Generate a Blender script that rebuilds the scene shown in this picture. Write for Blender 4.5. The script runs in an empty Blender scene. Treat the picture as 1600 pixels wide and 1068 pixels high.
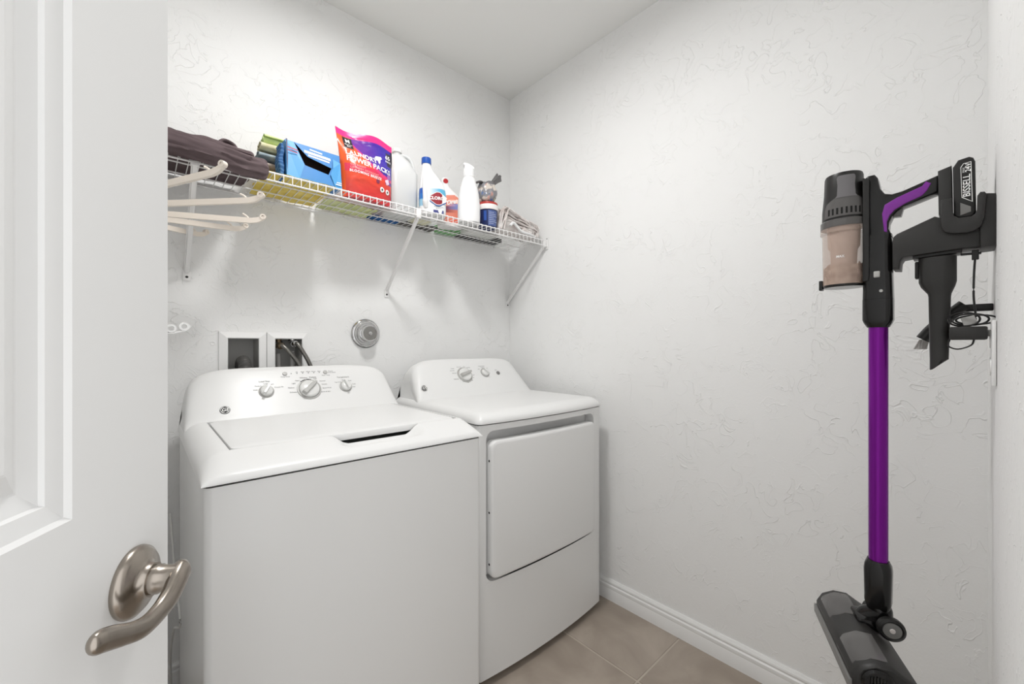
import bpy, bmesh, math, random
from mathutils import Vector, Matrix, noise
R = math.radians
PI = math.pi
random.seed(7)
S = bpy.context.scene
COL = S.collection

# ------------------------------------------------------------------ camera, world, exposure
CAM_H = 1.155
cam_d = bpy.data.cameras.new('camera')
cam = bpy.data.objects.new('camera', cam_d)
COL.objects.link(cam)
cam.location = (0, 0, CAM_H)
cam.rotation_euler = (R(90), 0, R(-42))
cam_d.sensor_width = 36
cam_d.lens = 641 / 1600 * 36
cam_d.shift_y = 6 / 1600
cam_d.clip_start = 0.01
S.camera = cam
W = bpy.data.worlds.new('hallway_fill')
S.world = W
W.use_nodes = True
W.node_tree.nodes['Background'].inputs[0].default_value = (0.99, 0.995, 1, 1)
W.node_tree.nodes['Background'].inputs[1].default_value = 1.65  # added even fill, brighter than the unseen hallway would be
S.view_settings.view_transform = 'Standard'
S.view_settings.look = 'None'
S.view_settings.gamma = 1
S.view_settings.use_curve_mapping = False
S.view_settings.exposure = 0.07
LAMP_POWER = 112.0

# room limits (metres, camera stands at x = 0, y = 0)
XL, XR, YF, YB, ZC = -0.305, 1.589, -0.034, 1.786, 2.585

# ------------------------------------------------------------------ materials
def srgb(r, g, b):
    f = lambda c: c / 12.92 if c <= 0.04045 else ((c + 0.055) / 1.055) ** 2.4
    return (f(r / 255), f(g / 255), f(b / 255), 1)

MATS = {}
def mat(name, col, rough=0.5, metal=0.0, spec=0.5, coat=0.0, trans=0.0, alpha=1.0, ior=1.45):
    if name in MATS:
        return MATS[name]
    m = bpy.data.materials.new(name)
    m.use_nodes = True
    p = m.node_tree.nodes['Principled BSDF']
    p.inputs['Base Color'].default_value = srgb(*col)
    p.inputs['Roughness'].default_value = rough
    p.inputs['Metallic'].default_value = metal
    p.inputs['Specular IOR Level'].default_value = spec
    p.inputs['Coat Weight'].default_value = coat
    p.inputs['Transmission Weight'].default_value = trans
    p.inputs['Alpha'].default_value = alpha
    p.inputs['IOR'].default_value = ior
    MATS[name] = m
    return m

def N(m, t, **kw):
    n = m.node_tree.nodes.new(t)
    for k, v in kw.items():
        setattr(n, k, v)
    return n

def L(m, a, b):
    m.node_tree.links.new(a, b)

def add_bump(m, scale, strength, dist, detail=3, distortion=0.0, ramp=None, coords='Object', stretch=None):
    tc = N(m, 'ShaderNodeTexCoord')
    src = tc.outputs[coords]
    if stretch:
        mp = N(m, 'ShaderNodeMapping')
        mp.inputs['Scale'].default_value = stretch
        L(m, src, mp.inputs['Vector'])
        src = mp.outputs['Vector']
    nz = N(m, 'ShaderNodeTexNoise')
    nz.inputs['Scale'].default_value = scale
    nz.inputs['Detail'].default_value = detail
    nz.inputs['Distortion'].default_value = distortion
    L(m, src, nz.inputs['Vector'])
    out = nz.outputs['Fac']
    if ramp:
        r = N(m, 'ShaderNodeValToRGB')
        r.color_ramp.elements[0].position = ramp[0]
        r.color_ramp.elements[1].position = ramp[1]
        L(m, out, r.inputs['Fac'])
        out = r.outputs['Color']
    b = N(m, 'ShaderNodeBump')
    b.inputs['Strength'].default_value = strength
    b.inputs['Distance'].default_value = dist
    L(m, out, b.inputs['Height'])
    L(m, b.outputs['Normal'], m.node_tree.nodes['Principled BSDF'].inputs['Normal'])
    return b

def add_mottle(m, c0, c1, scale, detail=4, lo=0.35, hi=0.65, distortion=0.5, stretch=None):
    tc = N(m, 'ShaderNodeTexCoord')
    src = tc.outputs['Object']
    if stretch:
        mp = N(m, 'ShaderNodeMapping')
        mp.inputs['Scale'].default_value = stretch
        L(m, src, mp.inputs['Vector'])
        src = mp.outputs['Vector']
    nz = N(m, 'ShaderNodeTexNoise')
    nz.inputs['Scale'].default_value = scale
    nz.inputs['Detail'].default_value = detail
    nz.inputs['Distortion'].default_value = distortion
    L(m, src, nz.inputs['Vector'])
    r = N(m, 'ShaderNodeValToRGB')
    r.color_ramp.elements[0].position = lo
    r.color_ramp.elements[1].position = hi
    r.color_ramp.elements[0].color = srgb(*c0)
    r.color_ramp.elements[1].color = srgb(*c1)
    L(m, nz.outputs['Fac'], r.inputs['Fac'])
    L(m, r.outputs['Color'], m.node_tree.nodes['Principled BSDF'].inputs['Base Color'])

def printed(name, rough=0.4, coat=0.0):
    """material that shows the flat print stored in the mesh's colour attribute"""
    if name in MATS:
        return MATS[name]
    m = mat(name, (255, 255, 255), rough, coat=coat)
    a = N(m, 'ShaderNodeVertexColor')
    a.layer_name = 'Print'
    L(m, a.outputs['Color'], m.node_tree.nodes['Principled BSDF'].inputs['Base Color'])
    return m

m_wall = mat('wall_paint', (243, 243, 242), 0.6, spec=0.3)
def wall_relief(m, k):
    # skip-trowel plaster: thin curved ridges plus fine orange peel
    tc = N(m, 'ShaderNodeTexCoord')
    n1 = N(m, 'ShaderNodeTexNoise')
    n1.inputs['Scale'].default_value = 13
    n1.inputs['Detail'].default_value = 2.5
    n1.inputs['Distortion'].default_value = 1.1
    L(m, tc.outputs['Object'], n1.inputs['Vector'])
    r = N(m, 'ShaderNodeValToRGB')
    e = r.color_ramp.elements
    e[0].position = 0.44
    e[1].position = 0.60
    e[0].color = (0, 0, 0, 1)
    e[1].color = (0.35, 0.35, 0.35, 1)
    for p, c in ((0.485, 0.0), (0.497, 1.0), (0.512, 0.45)):
        x = e.new(p)
        x.color = (c, c, c, 1)
    L(m, n1.outputs['Fac'], r.inputs['Fac'])
    n2 = N(m, 'ShaderNodeTexNoise')
    n2.inputs['Scale'].default_value = 150
    n2.inputs['Detail'].default_value = 2
    L(m, tc.outputs['Object'], n2.inputs['Vector'])
    n3 = N(m, 'ShaderNodeTexNoise')
    n3.inputs['Scale'].default_value = 7
    L(m, tc.outputs['Object'], n3.inputs['Vector'])
    r3 = N(m, 'ShaderNodeValToRGB')
    r3.color_ramp.elements[0].position = 0.38
    r3.color_ramp.elements[1].position = 0.62
    L(m, n3.outputs['Fac'], r3.inputs['Fac'])
    mu = N(m, 'ShaderNodeMath', operation='MULTIPLY')
    L(m, r.outputs['Color'], mu.inputs[0])
    L(m, r3.outputs['Color'], mu.inputs[1])
    ma = N(m, 'ShaderNodeMath', operation='MULTIPLY_ADD')
    ma.inputs[1].default_value = 0.16
    L(m, n2.outputs['Fac'], ma.inputs[0])
    L(m, mu.outputs[0], ma.inputs[2])
    b = N(m, 'ShaderNodeBump')
    b.inputs['Strength'].default_value = k
    b.inputs['Distance'].default_value = 0.004
    L(m, ma.outputs[0], b.inputs['Height'])
    L(m, b.outputs['Normal'], m.node_tree.nodes['Principled BSDF'].inputs['Normal'])
wall_relief(m_wall, 0.5)
m_ceil = mat('ceiling_paint', (243, 243, 241), 0.75, spec=0.2)
m_trim = mat('trim_paint', (242, 242, 241), 0.32)
m_door = mat('door_paint', (226, 226, 225), 0.38)
m_tile = mat('porcelain_tile', (150, 138, 126), 0.38)
add_mottle(m_tile, (150, 138, 126), (182, 170, 158), 4.5, 6, 0.3, 0.72, 0.7)
m_grout = mat('grout', (190, 180, 168), 0.85)
m_enamel = mat('white_enamel', (236, 236, 235), 0.28, coat=0.2)
m_gloss = mat('white_gloss_plastic', (232, 232, 231), 0.3, spec=0.28)
m_knob = mat('knob_plastic', (228, 228, 226), 0.2)
m_chrome = mat('chrome', (205, 205, 205), 0.08, metal=1.0)
m_nickel = mat('satin_nickel', (158, 150, 141), 0.27, metal=1.0)
m_steel = mat('braided_steel', (120, 118, 114), 0.35, metal=1.0)
m_brass = mat('aged_brass', (120, 104, 84), 0.4, metal=1.0)
m_dark = mat('black_plastic', (26, 25, 24), 0.38)
m_black = mat('gloss_black_plastic', (18, 17, 17), 0.16)
m_char = mat('charcoal_plastic', (42, 41, 40), 0.45)
m_gray = mat('gray_plastic', (122, 121, 119), 0.4)
m_lgray = mat('light_gray_plastic', (182, 181, 178), 0.35)
m_smoke = mat('smoke_gray_plastic', (92, 90, 89), 0.22)
m_purple = mat('purple_metallic', (122, 18, 142), 0.24, metal=0.65)
m_purpleplastic = mat('purple_plastic', (126, 40, 150), 0.3)
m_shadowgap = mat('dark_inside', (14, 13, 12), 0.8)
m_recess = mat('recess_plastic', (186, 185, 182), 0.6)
m_wire = mat('white_coated_wire', (240, 239, 238), 0.3)
m_cream = mat('cream_plastic', (240, 230, 218), 0.35)
m_ink = mat('gray_ink', (92, 92, 92), 0.6)
m_inkdark = mat('dark_ink', (34, 34, 34), 0.6)
m_white = mat('white_ink', (245, 245, 243), 0.5)

# ------------------------------------------------------------------ mesh helpers
ORG = {}
def setp(o, label=None, cat=None, group=None, kind=None):
    if label: o['label'] = label
    if cat: o['category'] = cat
    if group: o['group'] = group
    if kind: o['kind'] = kind
    return o

def thing(name, label, cat, loc=(0, 0, 0), group=None):
    o = bpy.data.objects.new(name, None)
    o.empty_display_size = 0.05
    COL.objects.link(o)
    o.location = loc
    ORG[o.name] = Vector(loc)
    return setp(o, label, cat, group)

def obj(name, bm, m, parent=None, smooth=40, base=False, kind=None, label=None, cat=None, group=None):
    """bm holds world coordinates; becomes ONE mesh object"""
    bmesh.ops.recalc_face_normals(bm, faces=bm.faces)
    me = bpy.data.meshes.new(name)
    vs = [v.co for v in bm.verts]
    lo = Vector((min(v.x for v in vs), min(v.y for v in vs), min(v.z for v in vs)))
    hi = Vector((max(v.x for v in vs), max(v.y for v in vs), max(v.z for v in vs)))
    c = (lo + hi) / 2
    if parent is None:
        c.z = lo.z
    bmesh.ops.translate(bm, verts=bm.verts, vec=-c)
    bm.to_mesh(me)
    bm.free()
    if smooth:
        me.polygons.foreach_set('use_smooth', [True] * len(me.polygons))
        me.set_sharp_from_angle(angle=R(smooth))
    o = bpy.data.objects.new(name, me)
    COL.objects.link(o)
    me.materials.append(m)
    ORG[o.name] = c.copy()
    if parent is not None:
        o.parent = parent
        o.location = c - ORG[parent.name]
    else:
        o.location = c
    return setp(o, label, cat, group, kind)

def struct(name, bm, m, smooth=0):
    return obj(name, bm, m, None, smooth, kind='structure')

def B():
    return bmesh.new()

def box(bm, x0, x1, y0, y1, z0, z1, bev=0.0, seg=2):
    r = bmesh.ops.create_cube(bm, size=1)
    vs = r['verts']
    for v in vs:
        v.co = Vector(((x0 + x1) / 2 + v.co.x * (x1 - x0), (y0 + y1) / 2 + v.co.y * (y1 - y0), (z0 + z1) / 2 + v.co.z * (z1 - z0)))
    if bev > 0:
        es = list({e for v in vs for e in v.link_edges})
        bmesh.ops.bevel(bm, geom=es, offset=bev, segments=seg, affect='EDGES', profile=0.5)
    return bm

def bbox(*a, **k):
    return box(B(), *a, **k)

def obox(bm, c, ax, ay, az, sx, sy, sz, bev=0.0, seg=2):
    """oriented box"""
    t = B()
    box(t, -sx / 2, sx / 2, -sy / 2, sy / 2, -sz / 2, sz / 2, bev, seg)
    M4 = Matrix((Vector(ax).normalized(), Vector(ay).normalized(), Vector(az).normalized())).transposed().to_4x4()
    M4.translation = Vector(c)
    merge(bm, t, M4)
    return bm

def merge(bm, t, M4=None):
    mp = {}
    for v in t.verts:
        mp[v] = bm.verts.new(M4 @ v.co if M4 else v.co)
    for f in t.faces:
        try:
            bm.faces.new([mp[v] for v in f.verts])
        except ValueError:
            pass
    t.free()

def loft(bm, rings, cap=True, closed=True):
    prev = None
    rows = []
    for r in rings:
        rows.append([bm.verts.new(Vector(p)) for p in r])
    n = len(rows[0])
    for a, b in zip(rows, rows[1:]):
        for i in range(n if closed else n - 1):
            j = (i + 1) % n
            try:
                bm.faces.new((a[i], a[j], b[j], b[i]))
            except ValueError:
                pass
    if cap and closed:
        for r in (rows[0], rows[-1]):
            try:
                bm.faces.new(r)
            except ValueError:
                pass
    return rows

def smooth_path(pts, n):
    """Catmull-Rom through the points"""
    P = [Vector(p) for p in pts]
    P = [P[0] * 2 - P[1]] + P + [P[-1] * 2 - P[-2]]
    out = []
    for i in range(1, len(P) - 2):
        a, b, c, d = P[i - 1], P[i], P[i + 1], P[i + 2]
        for k in range(n):
            t = k / n
            out.append(0.5 * ((2 * b) + (c - a) * t + (2 * a - 5 * b + 4 * c - d) * t * t + (-a + 3 * b - 3 * c + d) * t ** 3))
    out.append(P[-2])
    return out

def tube(bm, pts, r, seg=10, up=(0, 0, 1), ry=None, cap=True):
    P = [Vector(p) for p in pts]
    n = len(P)
    rr = r if isinstance(r, (list, tuple)) else [r] * n
    rb = (ry if isinstance(ry, (list, tuple)) else [ry] * n) if ry else rr
    rings = []
    u = Vector(up)
    for i, p in enumerate(P):
        d = (P[min(i + 1, n - 1)] - P[max(i - 1, 0)]).normalized()
        s = d.cross(u)
        if s.length < 1e-4:
            s = d.cross(Vector((1, 0, 0)))
        s.normalize()
        w = s.cross(d).normalized()
        rings.append([p + s * (rr[i] * math.cos(2 * PI * k / seg)) + w * (rb[i] * math.sin(2 * PI * k / seg)) for k in range(seg)])
        if abs(d.dot(u)) > 0.9:
            pass
    loft(bm, rings, cap)
    return bm

def lathe(bm, prof, c, axis=(0, 0, 1), seg=32, ref=None, cap=True, sx=1.0):
    a = Vector(axis).normalized()
    x = Vector(ref) if ref else (Vector((1, 0, 0)) if abs(a.x) < 0.9 else Vector((0, 1, 0)))
    x = (x - a * x.dot(a)).normalized()
    y = a.cross(x)
    c = Vector(c)
    rings = [[c + a * h + x * (max(r, 1e-5) * sx * math.cos(2 * PI * k / seg)) + y * (max(r, 1e-5) * math.sin(2 * PI * k / seg)) for k in range(seg)] for r, h in prof]
    loft(bm, rings, cap)
    return bm

def prism_yz(bm, pts, x0, x1, bev=0.0, seg=2):
    """outline in (y, z), extruded along x"""
    t = B()
    a = [t.verts.new((x0, y, z)) for y, z in pts]
    f = t.faces.new(a)
    r = bmesh.ops.extrude_face_region(t, geom=[f])
    vs = [v for v in r['geom'] if isinstance(v, bmesh.types.BMVert)]
    bmesh.ops.translate(t, verts=vs, vec=(x1 - x0, 0, 0))
    if bev:
        bmesh.ops.recalc_face_normals(t, faces=t.faces)
        es = [e for e in t.edges if abs(e.verts[0].co.x - e.verts[1].co.x) < 1e-6]
        bmesh.ops.bevel(t, geom=es, offset=bev, segments=seg, affect='EDGES', profile=0.5, clamp_overlap=True)
    merge(bm, t)
    return bm

def surf(bm, us, vs, fn, keep=None, closed_u=False):
    g = [[bm.verts.new(Vector(fn(u, v))) for v in vs] for u in us]
    nu = len(us)
    for i in range(nu if closed_u else nu - 1):
        for j in range(len(vs) - 1):
            k = (i + 1) % nu
            if keep and not keep(0.5 * (us[i] + us[k]), 0.5 * (vs[j] + vs[j + 1])):
                continue
            bm.faces.new((g[i][j], g[k][j], g[k][j + 1], g[i][j + 1]))
    return g

def lin(a, b, n):
    return [a + (b - a) * i / n for i in range(n + 1)]

def rrect(w, d, r, n=6, cx=0, cy=0):
    """rounded rectangle outline"""
    out = []
    r = min(r, w / 2 - 1e-4, d / 2 - 1e-4)
    for sx, sy, a0 in ((1, 1, 0), (-1, 1, 90), (-1, -1, 180), (1, -1, 270)):
        for k in range(n + 1):
            a = R(a0 + 90 * k / n)
            out.append((cx + sx * (w / 2 - r) + r * math.cos(a), cy + sy * (d / 2 - r) + r * math.sin(a)))
    return out

def fbm(x, y, z, o=3):
    return noise.fractal(Vector((x, y, z)), 1.0, 2.0, o)

def paint(o, fn):
    """store flat print as a colour attribute; fn(world position) -> srgb 0..255"""
    me = o.data
    at = me.color_attributes.new('Print', 'FLOAT_COLOR', 'POINT')
    org = ORG[o.name]
    for i, v in enumerate(me.vertices):
        at.data[i].color = srgb(*fn(v.co + org))

def smoothstep(a, b, x):
    t = max(0.0, min(1.0, (x - a) / (b - a)))
    return t * t * (3 - 2 * t)

def text_bm(s, size, align='CENTER', shear=0.0, bold=0.0, space=1.0):
    c = bpy.data.curves.new('text', 'FONT')
    c.body = s
    c.size = size
    c.align_x = align
    c.align_y = 'CENTER'
    c.shear = shear
    c.offset = bold
    c.space_character = space
    c.resolution_u = 3
    o = bpy.data.objects.new('text', c)
    COL.objects.link(o)
    dg = bpy.context.evaluated_depsgraph_get()
    me = bpy.data.meshes.new_from_object(o.evaluated_get(dg))
    bm = B()
    bm.from_mesh(me)
    bpy.data.objects.remove(o)
    bpy.data.curves.remove(c)
    bpy.data.meshes.remove(me)
    return bm

def letters(name, items, fn, m, parent):
    """items: (string, size, x, y, kwargs) in the flat coordinates of fn(x, y) -> world"""
    bm = B()
    for s, size, x, y, kw in items:
        rot = kw.pop('rot', 0) if kw else 0
        t = text_bm(s, size, **(kw or {}))
        ca, sa = math.cos(rot), math.sin(rot)
        for v in t.verts:
            v.co = Vector(fn(x + v.co.x * ca - v.co.y * sa, y + v.co.x * sa + v.co.y * ca))
        merge(bm, t)
    return obj(name, bm, m, parent, 0, kind='stuff')

# ------------------------------------------------------------------ room shell
T = 0.10
bm = B()
# back wall with the opening for the recessed laundry valve box
HX0, HX1, HX2, HX3, HZ0, HZ1 = 0.2276, 0.323, 0.3777, 0.472, 1.0, 1.1816
for a in ((XL - T, HX0, 0, ZC), (HX0, HX1, 0, HZ0), (HX0, HX1, HZ1, ZC), (HX1, HX2, 0, ZC), (HX2, HX3, 0, HZ0), (HX2, HX3, HZ1, ZC), (HX3, XR + T, 0, ZC)):
    box(bm, a[0], a[1], YB, YB + T, a[2], a[3])
struct('wall_back', bm, m_wall)
struct('wall_right', bbox(XR, XR + T, YF - T, YB, 0, ZC), m_wall)
struct('wall_left', bbox(XL - T, XL, YF - T, YB, 0, ZC), m_wall)
DX0, DX1, DZ = XL, 0.362, 2.068
bm = B()
box(bm, DX1, XR, YF - T, YF, 0, ZC)
box(bm, DX0, DX1, YF - T, YF, DZ, ZC)
struct('wall_front', bm, m_wall)
struct('ceiling', bbox(XL - T, XR + T, YF - T, YB + T, ZC, ZC + 0.08), m_ceil)
fl = struct('floor', bbox(XL - T, XR + T, YF - T - 0.6, YB + T, -0.06, -0.0025), m_grout)
# porcelain tiles, each one a slab of its own
TS, GX, GY, G = 0.457, 1.268, 0.762, 0.0035
xs = [GX - TS * k for k in range(4, -2, -1)]
ys = [GY - TS * k for k in range(3, -4, -1)]
cache = {}
for x0 in xs:
    for y0 in ys:
        a0, a1 = max(x0, XL) + G, min(x0 + TS, XR) - G
        b0, b1 = max(y0, YF - T - 0.6) + G, min(y0 + TS, YB) - G
        if a1 - a0 < 0.02 or b1 - b0 < 0.02:
            continue
        key = (round(a1 - a0, 3), round(b1 - b0, 3))
        if key in cache:
            t = cache[key].copy()
            COL.objects.link(t)
            t.location = Vector(((a0 + a1) / 2, (b0 + b1) / 2, 0)) - ORG[fl.name] + Vector((0, 0, cache[key]['zc']))
        else:
            t = obj('tile', bbox(a0, a1, b0, b1, -0.012, 0.0, 0.0012, 1), m_tile, fl, 0)
            t['zc'] = -0.006
            cache[key] = t
for o in list(fl.children):
    if 'zc' in o: del o['zc']

def baseboard(name, p0, p1, nrm):
    """moulded baseboard from p0 to p1; nrm points into the room"""
    prof = [(0, 0), (0.014, 0), (0.014, 0.048), (0.0125, 0.052), (0.0135, 0.056), (0.0125, 0.066), (0.0085, 0.070), (0.0085, 0.074), (0.0105, 0.077), (0.0095, 0.083), (0.006, 0.088), (0.0045, 0.092), (0, 0.092)]
    bm = B()
    loft(bm, [[Vector((p[0] + nrm[0] * a, p[1] + nrm[1] * a, b)) for a, b in prof] for p in (p0, p1)])
    return obj(name, bm, m_trim, None, 25, kind='structure')
baseboard('baseboard_right', (XR, YF + 0.015), (XR, YB - 0.015), (-1, 0))
baseboard('baseboard_back', (XL, YB), (XR, YB), (0, -1))
baseboard('baseboard_left', (XL, 0.06), (XL, YB - 0.015), (1, 0))
baseboard('baseboard_front', (DX1 + 0.004, YF), (XR, YF), (0, 1))
bm = B()
box(bm, DX1 - 0.018, DX1, YF - T, YF, 0, DZ)
box(bm, DX0, DX1, YF - T, YF, DZ - 0.018, DZ)
struct('trim_1', bm, m_trim)

# ------------------------------------------------------------------ ceiling lamp
def ceiling_lamp(x, y):
    t = thing('ceiling_lamp', 'round flat disc lamp with a nickel rim fixed to the ceiling', 'lamp', (x, y, ZC - 0.1))
    obj('lamp_ring', lathe(B(), [(0.02, 0), (0.130, 0), (0.135, -0.006), (0.133, -0.032), (0.125, -0.036), (0.119, -0.030), (0.117, -0.018), (0.02, -0.018)], (x, y, ZC), seg=48), m_nickel, t)
    g = bpy.data.materials.new('lit_frosted_glass')
    g.use_nodes = True
    nt = g.node_tree
    nt.nodes.clear()
    e = nt.nodes.new('ShaderNodeEmission')
    e.inputs[0].default_value = (1, 0.995, 0.985, 1)
    e.inputs[1].default_value = LAMP_POWER
    o = nt.nodes.new('ShaderNodeOutputMaterial')
    nt.links.new(e.outputs[0], o.inputs[0])
    prof = [(0.115, -0.022), (0.11, -0.026), (0.08, -0.029), (0.04, -0.031), (0.0, -0.0315)]
    obj('diffuser', lathe(B(), prof, (x, y, ZC), seg=48, cap=False), g, t, 80)
ceiling_lamp(0.54, 0.92)

# ------------------------------------------------------------------ door
DB = R(29)
DN = Vector((math.sin(DB), math.cos(DB), 0))        # along the door, hinge -> latch edge
DM = Vector((math.cos(DB), -math.sin(DB), 0))       # out of the face seen from the doorway
DE = Vector((0.0195, 0.56, 0))                      # latch edge of that face
DWID, DHGT, DTH = 0.648, 2.03, 0.035
def dp(t, off, z):
    return DE - DN * t + DM * off + Vector((0, 0, z))

def build_door():
    root = bpy.data.objects.new('door_1', None)
    COL.objects.link(root)
    root.location = dp(DWID, -DTH, 0.008)
    ORG[root.name] = root.location.copy()
    root['kind'] = 'structure'
    # moulded face: stiles and rails stand at 0, the sticking steps down and the field rises again
    ts = [0.0, 0.121]
    panels = [(0.1218, DWID - 0.1218, 1.0237, 1.90), (0.1218, DWID - 0.1218, 0.24, 0.83)]
    prof = [(0.0, 0.0), (0.003, -0.0035), (0.016, -0.0055), (0.0175, -0.0085), (0.030, -0.0115), (0.0315, -0.0115), (0.047, -0.0035), (0.049, -0.003)]
    bm = B()
    z0, z1 = 0.008, DHGT
    def quad(a, b, c, d):
        bm.faces.new([bm.verts.new(p) for p in (a, b, c, d)])
    a0, a1 = panels[0][0], panels[0][1]
    zz = [z0, panels[1][2], panels[1][3], panels[0][2], panels[0][3], z1]
    for u0, u1 in ((0, a0), (a1, DWID)):
        for q0, q1 in zip(zz, zz[1:]):
            quad(dp(u0, 0, q0), dp(u1, 0, q0), dp(u1, 0, q1), dp(u0, 0, q1))
    for k in (0, 2, 4):
        quad(dp(a0, 0, zz[k]), dp(a1, 0, zz[k]), dp(a1, 0, zz[k + 1]), dp(a0, 0, zz[k + 1]))
    for p0, p1, q0, q1 in panels:
        rings = [[dp(p0 + i, h, q0 + i), dp(p1 - i, h, q0 + i), dp(p1 - i, h, q1 - i), dp(p0 + i, h, q1 - i)] for i, h in prof]
        rows = [[bm.verts.new(p) for p in r] for r in rings]
        for r, s in zip(rows, rows[1:]):
            for k in range(4):
                bm.faces.new((r[k], r[(k + 1) % 4], s[(k + 1) % 4], s[k]))
        bm.faces.new(rows[-1])
    # edges and back
    us = [0, a0, a1, DWID]
    for q0, q1 in zip(zz, zz[1:]):
        quad(dp(0, 0, q0), dp(0, 0, q1), dp(0, -DTH, q1), dp(0, -DTH, q0))
        quad(dp(DWID, 0, q0), dp(DWID, -DTH, q0), dp(DWID, -DTH, q1), dp(DWID, 0, q1))
        for u0, u1 in zip(us, us[1:]):
            quad(dp(u0, -DTH, q0), dp(u0, -DTH, q1), dp(u1, -DTH, q1), dp(u1, -DTH, q0))
    for u0, u1 in zip(us, us[1:]):
        quad(dp(u0, 0, z1), dp(u1, 0, z1), dp(u1, -DTH, z1), dp(u0, -DTH, z1))
        quad(dp(u0, 0, z0), dp(u0, -DTH, z0), dp(u1, -DTH, z0), dp(u1, 0, z0))
    bmesh.ops.remove_doubles(bm, verts=bm.verts, dist=1e-5)
    obj('door_slab', bm, m_door, root, 0)
    zc, tc = 0.939, 0.0545
    o = dp(tc, 0, zc)
    h = obj('rose', lathe(B(), [(0.0, 0), (0.0305, 0), (0.0312, 0.002), (0.0304, 0.005), (0.0265, 0.0085), (0.019, 0.0105), (0.0155, 0.0125), (0.0145, 0.017), (0.0, 0.017)], o, DM, 48), m_nickel, root, 50)
    h['label'] = 'satin nickel round rose'
    obj('neck', lathe(B(), [(0.0, 0.016), (0.0125, 0.016), (0.0128, 0.022), (0.0116, 0.0235), (0.0112, 0.036), (0.008, 0.0385), (0.0, 0.039)], o, DM, 32), m_nickel, root, 50)
    # wave lever pointing to the hinge side
    pts = [dp(tc - 0.013, 0.0345, zc + 0.002), dp(tc - 0.009, 0.035, zc + 0.002), dp(tc + 0.001, 0.0365, zc - 0.001), dp(tc + 0.016, 0.0375, zc - 0.009), dp(tc + 0.032, 0.037, zc - 0.0135), dp(tc + 0.050, 0.0365, zc - 0.0135), dp(tc + 0.068, 0.0355, zc - 0.0070), dp(tc + 0.084, 0.0345, zc + 0.0010), dp(tc + 0.094, 0.034, zc + 0.0055), dp(tc + 0.100, 0.034, zc + 0.0080), dp(tc + 0.1035, 0.034, zc + 0.0092)]
    sp = smooth_path(pts, 5)
    n = len(sp)
    def lr(s):
        w = [(0, 0.002), (0.05, 0.0085), (0.12, 0.0118), (0.22, 0.0118), (0.38, 0.0092), (0.6, 0.0078), (0.7, 0.0084), (0.8, 0.0084), (0.87, 0.0074), (0.94, 0.0054), (0.98, 0.0032), (1.0, 0.0008)]
        for (a, b), (c, d) in zip(w, w[1:]):
            if s <= c:
                return b + (d - b) * (s - a) / (c - a)
        return 0.001
    rs = [lr(i / (n - 1)) for i in range(n)]
    obj('lever', tube(B(), sp, [r * 0.66 for r in rs], 16, ry=rs), m_nickel, root, 60)
    obj('set_screw', lathe(B(), [(0, 0), (0.0022, 0), (0.0022, 0.0006), (0, 0.0006)], o + DM * 0.028 + Vector((0, 0, -0.0117)), (0, 0, -1), 10), m_dark, root)
    return root
build_door()

# ------------------------------------------------------------------ washing machine
def se(s, p):
    return max(0.0, 1 - abs(s) ** p) ** (1.0 / p)

def console(x0, x1, prof, zb, p=6, taper=0.0, n=48):
    bm = B()
    xc, hw = (x0 + x1) / 2, (x1 - x0) / 2
    rings = []
    for i in range(n + 1):
        t = -1 + 2 * i / n
        s = math.sin(t * PI / 2)
        s = max(-0.9999, min(0.9999, s))
        h = max(se(s, p), 0.02)
        rings.append([(xc + s * hw * (1 - taper * ((z - zb) / 0.18)), y, zb + (z - zb) * h) for y, z in prof])
    loft(bm, rings)
    return bm

def face_fn(y0, z0, y1, z1, off=0.0006):
    d = Vector((0, y1 - y0, z1 - z0)).normalized()
    nr = Vector((0, -d.z, d.y))
    return lambda x, s, o=0.0: Vector((x, y0, z0)) + d * s + nr * (off + o), nr, d

def knob(parent, name, ff, nr, d, x, s, r, ang, grip, ring=True):
    c = ff(x, s, -0.0006)
    if ring:
        obj('knob_bezel', lathe(B(), [(0, 0), (r * 1.22, 0), (r * 1.2, 0.003), (r * 1.06, 0.0035), (r * 1.02, 0.001), (0, 0.001)], c, nr, 40, ref=(1, 0, 0)), m_lgray, parent, 40)
    k = obj(name, lathe(B(), [(0, 0.0005), (r, 0.0005), (r, 0.006), (r * 0.94, 0.011), (r * 0.8, 0.0135), (0, 0.014)], c, nr, 40, ref=(1, 0, 0)), m_knob, parent, 45)
    xa = Vector((1, 0, 0))
    dx = xa * math.cos(ang) + d * math.sin(ang)
    dy = -xa * math.sin(ang) + d * math.cos(ang)
    bm = B()
    w = grip
    outl = [(-r * 0.95, -w * 0.75), (-r * 0.95, w * 0.75), (r * 0.5, w * 0.6), (r * 1.0, w * 0.32), (r * 1.0, -w * 0.32), (r * 0.5, -w * 0.6)]
    loft(bm, [[c + dx * a + dy * b + nr * 0.010 for a, b in outl], [c + dx * a * 0.98 + dy * b * 0.92 + nr * 0.021 for a, b in outl], [c + dx * a * 0.93 + dy * b * 0.7 + nr * 0.0235 for a, b in outl]])
    obj('knob_grip', bm, m_lgray if grip > 0.006 else m_knob, k, 30)

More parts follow.
